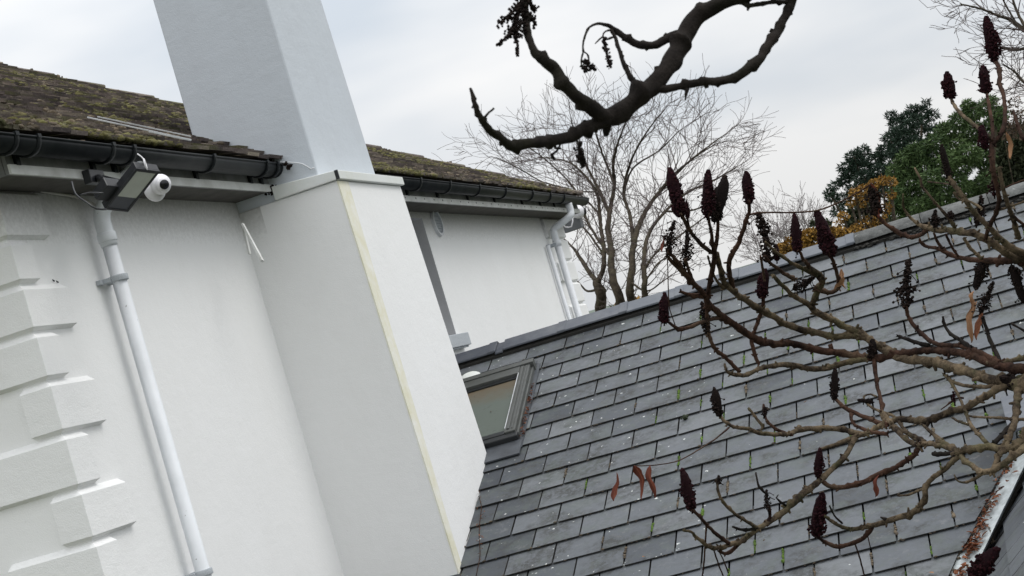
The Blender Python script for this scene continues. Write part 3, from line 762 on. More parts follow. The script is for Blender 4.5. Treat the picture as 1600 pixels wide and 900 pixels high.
# fixings on the far corner
fc = onx(902, 338, XW+.05)
f2 = empty('floodlight', (XW+.1, Y1+.25, fc.z), 'small grey floodlight seen from behind at the far corner of the house', 'floodlight')
cc = at(893, 350, 18.75)
b = MB(); X_ = Vector((.35,.94,0)).normalized(); Y_ = Vector((.94,-.35,0)); Z_ = Vector((0,0,1))
b.obox(cc, (Y_, X_, Z_), (-.11, -.03, -.075), (.13, .04, .055)); b.build('housing', MAT['grey_box'], f2, bevel=.008)
b = MB(); b.tube([cc+Vector((-.06,0,.04)), cc+Vector((-.16,-.15,.12))], .02, 8); b.build('bracket', MAT['grey_box'], f2)
c3 = at(903, 331, 18.6)
f3 = empty('security_camera', c3, 'small white security camera behind the downpipe at the far corner of the house', 'security camera')
b = MB(); b.blob(c3, .075, 0, .5, 2, 0.0); b.tube([c3, c3+Vector((-.08,-.05,.05))], .06, 14); b.build('body', MAT['white_gloss'], f3)
b = MB(); b.tube([c3+Vector((.055,.02,-.01)), c3+Vector((.078,.03,-.014))], .04, 14); b.build('lens', MAT['lens'], f3)
cb = MB(); cb.tube(spline([tuple(at(894, 336, 18.5)), tuple(at(895, 346, 18.45)), tuple(at(893, 354, 18.45)), tuple(at(884, 355, 18.45)), tuple(at(879, 350, 18.4))], .03), .008, 6)
tag(cb.build('white_cable', MAT['white_gloss']), 'white cable looping in front of the small grey floodlight at the far corner', 'cable')

# ================================================================== EXTENSION with slate roof
EP = Vector((-3.21, 10.625, -.471)); RN = Vector((0, -.4030, .9152)); RS = Vector((0, .9152, .4030)); RX = Vector((1, 0, 0))
def zroof(y): return -.471 + (y-10.625)*.4030/.9152
YR = 12.12; ZR = zroof(YR)
ext = empty('extension', (0, 10, GZ), 'low extension roofed in grey slates with a skylight against the white chimney breast', 'building')
def EPt(x, y, h=0.0): return Vector((x, y, zroof(y))) + RN*h
# right-hand roof plane: facing -x, rising to the right from the valley
VA = Vector((-.46, 8.28, zroof(8.28))); VB = Vector((-.02, 9.16, zroof(9.16)))
vd = (VB-VA).normalized(); tan2 = (VB.z-VA.z)/(VB.x-VA.x)
def valley_x(y): return VA.x + (y-VA.y)*(VB.x-VA.x)/(VB.y-VA.y)
rows = {}
sl_ = MB(); q = random.Random(21)
und = MB()
yb = 7.0
und.add([EPt(-3.87, 6.2, -.05), EPt(3.4, 6.2, -.05), EPt(3.4, YR, -.05), EPt(-3.87, YR, -.05)], [(0,1,2,3)], 1)
und.add([Vector((-3.87, YR, ZR-.05)), Vector((3.4, YR, ZR-.05)), Vector((3.4, YR+5.8, ZR-.05-5.8*.44)), Vector((-3.87, YR+5.8, ZR-.05-5.8*.44))], [(0,1,2,3)], 0, .5)
gaps = []
for kx in range(-18, 12):
    yc = 9.738 + .1975*kx
    y_lo = yc-.0985; y_hi = yc+.0985
    if y_lo > YR-.10: break
    off = -2.612 - .004*kx + (.1445 if kx % 2 else 0) + q.uniform(-.006,.006)
    i0 = int((-3.9-off)/.289)-1
    for i in range(i0, i0+30):
        xa = off + .289*i; xb_ = xa+.289
        if xb_ < -3.86 or xa > 3.2: continue
        if y_hi < 9.6 and xa > valley_x(y_hi+.06)-.05: continue
        # inside the breast
        if y_hi < 10.6 and xb_ < -3.22: continue
        g0 = q.uniform(.0035, .006); g1 = q.uniform(.0035, .006)
        lift = .012+q.uniform(0,.003); th = .0065; sk_ = q.uniform(-.003,.003)
        a, b_ = xa+g0, xb_-g1
        hY = y_hi+.06; lb, lt_ = valley_x(y_lo)-.05+q.uniform(-.008,.008), valley_x(hY)-.05
        bb, bt = (min(b_, lb), min(b_, lt_)) if y_hi < 9.6 else (b_, b_)
        if bt-a < .02: continue
        bb = max(bb, a+.004)
        # a band of darker, newer slates beside the breast
        base = q.gauss(.52, .19)
        lim = -2.93 if y_hi > 10.0 else -3.02
        if (a < lim and y_hi < 10.75): base = q.uniform(-.05, .2)
        base = min(1, max(0, base))
        tl = q.uniform(-.0015,.0015)
        P = [EPt(a, y_lo+sk_, lift-th), EPt(bb, y_lo-sk_, lift-th+tl), EPt(bt, hY, -.012), EPt(a, hY, -.012),
             EPt(a, y_lo+sk_, lift), EPt(bb, y_lo-sk_, lift+tl), EPt(bt, hY, -.004), EPt(a, hY, -.004)]
        sl_.add([P[4],P[5],P[6],P[7]], [(0,1,2,3)], 0, base)
        sl_.add(P, [(0,3,2,1),(0,1,5,4),(1,2,6,5),(3,0,4,7)], 1, base)
        gaps.append((xb_, y_lo, y_hi))
und.hexa([EPt(-3.87, YR-.13, -.02), EPt(3.3, YR-.13, -.02), EPt(3.3, YR-.01, -.02), EPt(-3.87, YR-.01, -.02), EPt(-3.87, YR-.13, .022), EPt(3.3, YR-.13, .022), Vector((3.3, YR-.005, ZR+.035)), Vector((-3.87, YR-.005, ZR+.035))], 1)
b0 = len(sl_.v); sl_.v += und.v
for f, mm, cc_ in zip(und.f, und.m, und.c): sl_.f.append(tuple(i+b0 for i in f)); sl_.m.append(mm); sl_.c.append(cc_); sl_.sm.append(False)
sroof = sl_.build('roof', [MAT['slate'], MAT['slate_edge']], ext)
sroof['label'] = 'main slope of grey slates running up to the ridge'
# moss growing in the slate joints
mo = MB(); q = random.Random(31)
for (x, ylo, yhi) in gaps:
    if not (-3.2 < x < 1.2) or yhi < 7.9: continue
    pr = max(0., min(.95, (x+2.7)/1.7)) * (.85 + .5*mnoise.noise(Vector((x*1.1, ylo*1.1, 4.2))))
    grn = (q.random() < .55)
    if q.random() < pr+.05:
        n = q.randint(5, 12); t0 = q.uniform(.05, .45); ln = q.uniform(.25, .6); wdt = q.uniform(.0045,.0105)
        for k in range(n):
            t = t0 + ln*k/n
            mo.blob(EPt(x+q.uniform(-.003,.003), lerp(ylo, yhi, min(t,.97)), .008), wdt*q.uniform(.6,1.2), 0 if grn else 1, q.random(), 1, .35, (.9, 1.7, .8))
    if q.random() < .65:     # dark crumbs below the joint
        mo.blob(EPt(x+q.uniform(-.02,.02), ylo+q.uniform(-.004,.006), .012), q.uniform(.004,.008), 1, q.random()*.4, 1, .4, (1.6,1,.8))
    if q.random() < .9:
        for k in range(q.randint(0, 5)):
            mo.blob(EPt(x+q.uniform(-.14,.14), ylo-.003, .010), q.uniform(.002,.0045), 1, q.random()*.4, 1, .4, (2.0,1,.8))
mo.build('joint_moss', [MAT['moss_green'], MAT['moss_dead']], sroof, kind='stuff')
# lighter green film patch mounds: one round cushion is a thing of its own
# ridge tiles
def rx_(px, py): return onpl(px, py, EPt(0, YR, .04), RN).x
joints = [-3.87, -3.34, rx_(785,551), rx_(882,519), rx_(979,487), rx_(1066,461), rx_(1153,432), rx_(1243,404), rx_(1334,376)]
for k in range(len(joints)-1):
    a, b_ = joints[k]+.002, joints[k+1]-.002
    r = MB(); wg = .155; t = .013; li = .028 if k != 1 else .012; li += .002*(k % 2)
    ap = Vector((0, YR, ZR+.034+li))
    dn = -RS*wg; dn2 = Vector((0, RS.y, -RS.z))*wg
    for (x0_, x1_, ex) in ((a, b_, 0), (b_-.05, b_+.012, .006)) if k not in (1,) else ((a, b_, 0),):
        for d_ in (dn, dn2):
            nrm = Vector((0,0,1))
            A0 = ap + Vector((x0_,0,ex)); A1 = ap + Vector((x1_,0,ex))
            d_ = d_*(1.0+ex*2)
            r.hexa([A0+d_-nrm*t, A1+d_-nrm*t, A1-nrm*t, A0-nrm*t, A0+d_, A1+d_, A1, A0])
    shd = [.05,.12,.2,.35,.75,.5,.85,.7,.9][k]
    r.c = [shd+random.uniform(-.05,.05)]*len(r.f)
    r.build('ridge_tile', MAT['ridge_new'], ext, bevel=.003)
x = joints[-1]+.01
while x < 3.2:
    r = MB(); Lr = .46; n = 9; vs = []
    for xx in (x, x+Lr*.5, x+Lr-.006):
        for i in range(n):
            an = pi*i/(n-1); yy = cos(an)*.15; zz_ = sin(an)*.068
            jt = mnoise.noise(Vector((xx*9, yy*30, zz_*30)))*.008
            vs.append((xx, YR-yy, ZR-.005-abs(yy)*.05 + zz_ + jt))
    fs = [(k*n+i, k*n+i+1, (k+1)*n+i+1, (k+1)*n+i) for k in range(2) for i in range(n-1)] + [tuple(range(n-1,-1,-1)), tuple(2*n+i for i in range(n))]
    r.add(vs, fs, 0, .5, True); r.build('ridge_tile', MAT['ridge_old'], ext)
    x += Lr
mb_ = MB(); q = random.Random(2)
for k in range(260):
    xx = q.uniform(joints[-1], 2.5); mb_.blob((xx, YR-.15+q.uniform(-.012,.012), zroof(YR-.15)+.02+q.uniform(-.008,.01)), q.uniform(.006,.016), 0, q.random()*.6, 1, .4, (1.6,1,.8))
mb_.build('ridge_bedding', MAT['slate_edge'], ext, kind='stuff')
# walls below the roofs
ew = MB(); ew.box((-3.86, 6.35, GZ), (3.2, YR+5.5, zroof(6.35)-.25)); ew.box((-.9, 5.7, GZ), (2.2, 6.34, -2.25)); ew.build('wall', MAT['render'], ext)
# valley gutter
vg = MB(); side = Vector((vd.y, -vd.x, 0)).normalized()
A0 = VA - vd*1.6; B0 = VA + vd*1.72
wv = .085
def vpt(P, o, h=0.0): 
    x_, y_ = P.x + side.x*o, P.y + side.y*o
    return Vector((x_, y_, P.z + h))
n = 26; vs = []
prof = [(-.10, .008), (-.03, -.006), (.0, -.010), (.05, -.002), (.092, .018), (.115, .055)]
for i in range(n+1):
    P = A0.lerp(B0, i/n)
    for (o, hh) in prof: vs.append(vpt(P, o, hh + .004*mnoise.noise(Vector((i*.7, o*20, 0)))))
m_ = len(prof)
vg.add(vs, [(i*m_+j, i*m_+j+1, (i+1)*m_+j+1, (i+1)*m_+j) for i in range(n) for j in range(m_-1)], 0, .5, True)
valley = vg.build('valley_gutter', MAT['valley'], ext)
lt = MB(); q = random.Random(77)
def leaf(mb, c, L, wd, mi=0, col=.5, q=random, up=Vector((0,0,1)), curl=.3):
    d_ = Vector((q.uniform(-1,1), q.uniform(-1,1), q.uniform(-.25,.35))).normalized()
    s_ = d_.cross(up + Vector((q.uniform(-.4,.4), q.uniform(-.4,.4), 0))).normalized(); n_ = s_.cross(d_)
    vs = [c-d_*L/2, c-d_*L*.15+s_*wd/2+n_*wd*curl, c+d_*L*.2+s_*wd*.38+n_*wd*curl, c+d_*L/2, c+d_*L*.2-s_*wd*.38+n_*wd*curl, c-d_*L*.15-s_*wd/2+n_*wd*curl, c]
    mb.add([tuple(v) for v in vs], [(0,1,6),(1,2,6),(2,3,6),(3,4,6),(4,5,6),(5,0,6)], mi, col)
for k in range(330):
    band, bo, wd_ = q.choice([(.36,.0,.02),(.42,.03,.012),(.47,.0,.016),(.485,.01,.014),(.545,-.01,.014),(.555,.0,.012),(.60,-.01,.012),(.66,-.02,.02),(.76,-.02,.03)])
    P = A0.lerp(B0, band+q.gauss(0, wd_)); o = bo+q.gauss(0, .020)
    leaf(lt, vpt(P, max(-.08, min(.085, o)), .002+q.random()*.018), q.uniform(.018,.05), q.uniform(.010,.024), 0, q.random(), q)
for k in range(300):      # dark crumbs along the slate edge of the valley
    P = A0.lerp(B0, q.random()); lt.blob(vpt(P, -.055+q.gauss(0,.014), .006), q.uniform(.004,.011), 1, q.random()*.5, 1, .4)
lt.build('leaf_litter', [MAT['leaf_dead'], MAT['moss_dead']], valley, kind='stuff')
# right-hand slope: slates
rs = MB(); q = random.Random(8)
LX = Vector((1,0,tan2)).normalized(); LN = Vector((-tan2,0,1)).normalized()
def QP_(s, y, h=0.0): return Vector((VA.x+.125, y, VA.z+.012)) + LX*s + LN*h
ridx = 1.05; smx = ridx
def _yv(s_): return VA.y + (.125+LX.x*s_-.115)*(VB.y-VA.y)/(VB.x-VA.x)
rs.add([QP_(-1.2, 5.5, -.03), QP_(-1.2, _yv(-1.2), -.03), QP_(smx, _yv(smx), -.03), QP_(smx, 5.5, -.03)], [(0,1,2,3)], 1)
rs.add([QP_(smx, 5.5, -.02), QP_(smx, _yv(smx), -.02), QP_(smx, _yv(smx), -.02)+Vector((1.6,0,-1.3)), QP_(smx, 5.5, -.02)+Vector((1.6,0,-1.3))], [(0,1,2,3)], 0)
gs = .185
for r_ in range(-8, 6):
    s0 = r_*gs
    # valley: y on the valley for this height
    def yv(s): 
        x_ = VA.x + .125 + LX.x*s
        return VA.y + (x_ - VA.x - .110)*(VB.y-VA.y)/(VB.x-VA.x)
    y = 5.6 + (.14 if r_ % 2 else 0)
    while True:
        ya, yb_ = y+.003, y+.284; lb, lt_ = yv(s0), yv(s0+gs+.05)
        if ya > lt_-.02: break
        yb2 = max(ya+.003, min(yb_, lb)); yt2 = min(yb_, lt_)
        li = .014+q.uniform(0,.003); c_ = min(1,max(0,q.gauss(.30,.12)))
        P = [QP_(s0, ya, li-.007), QP_(s0, yb2, li-.007), QP_(s0+gs+.05, yt2, -.012), QP_(s0+gs+.05, ya, -.012),
             QP_(s0, ya, li), QP_(s0, yb2, li), QP_(s0+gs+.05, yt2, -.003), QP_(s0+gs+.05, ya, -.003)]
        rs.add([P[4],P[5],P[6],P[7]], [(3,2,1,0)], 0, c_); rs.add(P, [(0,1,2,3),(4,5,1,0),(5,6,2,1),(7,4,0,3)], 1, c_)
        y += .287
r2 = rs.build('roof', [MAT['slate'], MAT['slate_edge']], ext); r2['label'] = 'small side slope of slates right of the white valley gutter'
# ridge end of the side roof
re_ = MB(); e1 = onpl(1566, 632, EPt(0,9.6,.06), RN)
re_.obox(e1, (Vector((1,0,0)), Vector((0,1,0)), Vector((0,0,1))), (0,-1.6,.02), (.26,.02,.035)); re_.obox(e1, (Vector((1,0,0)), Vector((0,1,0)), Vector((0,0,1))), (.0,-.012,-.10), (.22,.012,.022))
re_.build('ridge_tile', MAT['ridge_new'], ext, bevel=.003)

# skylight
SKX0, SKX1 = -3.78, -2.99; SKY0, SKY1 = 10.74, 11.60
def SP(x, y, h): return EPt(x, y, h)
skl = empty('skylight', (0,0,0)); skl.parent = ext; skl.location = Vector((0,0,0)) - ext.location
O = EPt(SKX0, SKY0, 0); SW = SKX1-SKX0; SH = (SKY1-SKY0)/RS.y
axs = (RX, RS, RN)
fm = MB()
fm.obox(O, axs, (SW-.085, .0, .0), (SW-.012, SH, .075)); fm.obox(O, axs, (.012, .0, .0), (.085, SH, .075))
fm.obox(O, axs, (.085, SH-.10, .0), (SW-.085, SH-.002, .080)); fm.obox(O, axs, (.085, .0, .0), (SW-.085, .05, .055))
fm.obox(O, axs, (SW-.072, .03, .075), (SW-.052, SH-.02, .084)); fm.obox(O, axs, (SW-.04, .03, .075), (SW-.03, SH-.02, .081))
fm.obox(O, axs, (-.01, SH-.002, .0), (SW+.012, SH+.055, .088))
fm.obox(O, axs, (SW-.012, .0, .0), (SW+.004, SH, .050))
fm.build('frame', MAT['frame'], skl, bevel=.004)
fm = MB(); fm.obox(O, axs, (-.01, -.055, .0), (SW+.004, -.0, .062)); fm.build('bottom_hood', MAT['frame_dark'], skl, bevel=.006)
fm = MB(); fm.obox(O, axs, (-.01, .001, .056), (SW-.09, .05, .066)); fm.build('bottom_trim', MAT['frame_dark'], skl, bevel=.004)
fm = MB(); fm.obox(O, axs, (.085, SH-.125, .045), (SW-.085, SH-.10, .058)); fm.build('top_trim', MAT['frame_dark'], skl, bevel=.004)
fm = MB(); fm.obox(O, axs, (SW-.088, .05, .056), (SW-.083, SH-.10, .079)); fm.build('seal', MAT['white_metal'], skl)
pn = MB(); pn.obox(O, axs, (.085, .05, .030), (SW-.085, SH-.10, .046)); pn.build('pane', MAT['glass'], skl)
fs_ = MB(); fs_.obox(O, axs, (SW+.004, -.15, .012), (SW+.034, SH+.08, .019)); fs_.obox(O, axs, (-.1, -.24, .016), (SW+.03, -.055, .026)); fs_.obox(O, axs, (-.05, SH+.055, .012), (SW+.004, SH+.13, .022))
fs_.build('flashing', MAT['lead'], skl)
ll = MB(); q = random.Random(14)
for k in range(70):
    c_ = O + RX*(SW+.022+q.gauss(0,.008)) + RS*q.uniform(-.05, SH*.75) + RN*q.uniform(.024,.04); leaf(ll, c_, q.uniform(.015,.035), q.uniform(.008,.016), 0, q.random()*.7, q)
ll.build('leaf_litter', MAT['leaf_dead'], skl, kind='stuff')
vcp = MB(); vp = EPt(onpl(733,585,EPt(0,11.8,.05),RN).x, onpl(733,585,EPt(0,11.8,.05),RN).y, .0)
vs = []
for (r_, hh) in ((.085, .02), (.082, .035), (.06, .052), (.03, .06), (.001, .062)):
    for i in range(20): vs.append(vp + RX*r_*cos(2*pi*i/20) + RS*r_*sin(2*pi*i/20) + RN*hh)
vcp.add(vs, [(k*20+i, k*20+(i+1) % 20, (k+1)*20+(i+1) % 20, (k+1)*20+i) for k in range(4) for i in range(20)], 0, .5, True)
vcp.build('vent_cap', MAT['cap'], ext)
# twig with dead leaves in the angle of breast and roof
tw = MB(); pts = [(748,775),(752,790),(751,805),(749,822),(749,845),(750,868),(746,890),(741,915)]
tw.tube(spline([tuple(onpl(a, b_, EPt(0,9.5,.03), RN)) for a, b_ in pts], .03), .0028, 5); q = random.Random(6)
for k in range(26):
    a, b_ = q.choice(pts[:6]); leaf(tw, onpl(a+q.gauss(0,3), b_+q.gauss(0,5), EPt(0,9.5,.035), RN), q.uniform(.012,.026), q.uniform(.006,.012), 1, q.random()*.6, q)
tag(tw.build('dead_vine', [MAT['bark_red'], MAT['leaf_dead']]), 'thin dead vine with shrivelled leaves lying on the slates along the chimney breast', 'vine')
# fallen leaves on the slates
fl_list = [(1006,870,.03,'pale fallen leaf lying on the slates below the three hanging red leaflets','leaf_pale'),
           (1258,628,.028,'pale fallen leaf lying on the slates beneath the middle sumac branches','leaf_pale'),
           (1194,844,.026,'small faded pink leaf lying on the slates under the lowest sumac twigs','leaf_pale'),
           (1455,895,.036,'orange fallen leaf on the slates at the bottom beside the valley gutter','leaf_pale'),
           (767,643,.022,'small red leaf lying on the skylight glass','leaf_red')]
for (px, py, L_, lab, mt) in fl_list:
    lf = MB(); q = random.Random(px); P = onpl(px, py, EPt(0,10,.024 if px > 800 else .05), RN); leaf(lf, P, L_, L_*.5, 0, q.random(), q, RN, .2)
    tag(lf.build('fallen_leaf', MAT[mt]), lab, 'leaf', 'fallen leaves on the slate roof' if px > 800 else None)
mc = MB(); mc.blob(onpl(1070, 652, EPt(0,10.3,.018), RN), .017, 0, .1, 2, .2)
for k in range(14): mc.blob(onpl(1070+random.gauss(0,2.5), 652+random.gauss(0,2), EPt(0,10.3,.02), RN), .007, 0, random.random()*.3, 1, .3)
tag(mc.build('moss_clump', MAT['darkbush']), 'dark round moss cushion sitting alone on the slates', 'moss')

# ================================================================== STAGHORN SUMAC in front of the slates
def depth_r(px, py, off=0.0): return 6.15 + .32*sin(px/97.0+.6) + .28*cos(py/83.0) + off
SCL = 1.0
def limb(mb, pts, D, seg=8, mi=0, jit=.10, knot=.24, rnd=random):
    """pts: (px, py, width in photo px); D: function px,py->depth"""
    sp = spline([tuple(p) for p in pts], 4.0)
    P = []; R = []
    for i, (x, y, w_) in enumerate(sp):
        d_ = D(x, y); P.append(at(x, y, d_)); R.append(max(.45, w_*.425)*d_/FPX)
    n = len(P); S = [0.0]
    for i in range(1, n): S.append(S[-1]+(P[i]-P[i-1]).length)
    kn = []; t = rnd.uniform(.3, 1.5)*R[0]*3
    while t < S[-1]:
        i = min(range(n), key=lambda k: abs(S[k]-t)) if n < 60 else next((k for k in range(n) if S[k] >= t), n-1)
        kn.append((t, rnd.uniform(0, 6.28), knot*rnd.uniform(.6, 1.7), R[i]*rnd.uniform(.35, .8)))
        t += R[i]*rnd.uniform(2.5, 6.5)
    # small sideways wander so that stems are never straight
    wn_ = rnd.uniform(0, 99)
    for i in range(1, n-1):
        f = S[i]/max(R[i]*5, .004)
        P[i] = P[i] + Vector((mnoise.noise(Vector((f, wn_, 0))), mnoise.noise(Vector((f, wn_, 7))), mnoise.noise(Vector((f, wn_, 13)))))*R[i]*.45
    t0 = (P[1]-P[0]).normalized(); nn = t0.orthogonal().normalized(); vs = []; fs = []
    for i in range(n):
        t = (P[min(i+1, n-1)]-P[max(i-1, 0)]).normalized()
        nn = (nn-t*nn.dot(t)).normalized(); bb = t.cross(nn)
        lo = [k for k in kn if abs(k[0]-S[i]) < k[3]*2.5]
        for j in range(seg):
            an = 2*pi*j/seg; f = 1 + jit*1.6*mnoise.noise(Vector((S[i]/R[i]*.55, cos(an)*1.1+wn_, sin(an)*1.1)))
            for (ks, ka, kh, kw) in lo:
                f += kh*2.8*math.exp(-((S[i]-ks)/kw)**2)*max(0, .5+.5*cos(an-ka))**2 + kh*.25*math.exp(-((S[i]-ks)/(kw*.5))**2)
            vs.append(P[i]+(nn*cos(an)+bb*sin(an))*R[i]*f)
    fs = [(i*seg+k, i*seg+(k+1) % seg, (i+1)*seg+(k+1) % seg, (i+1)*seg+k) for i in range(n-1) for k in range(seg)]
    fs.append(tuple(range(seg-1, -1, -1))); fs.append(tuple((n-1)*seg+k for k in range(seg)))
    mb.add(vs, fs, mi, .5, True)
    return P, R
sumac = empty('sumac_tree', at(1760, 640, 6.0)+Vector((0,0,0)), 'bare crooked sumac tree with upright dark red seed heads in front of the slate roof', 'tree')
sumac.location.z = GZ
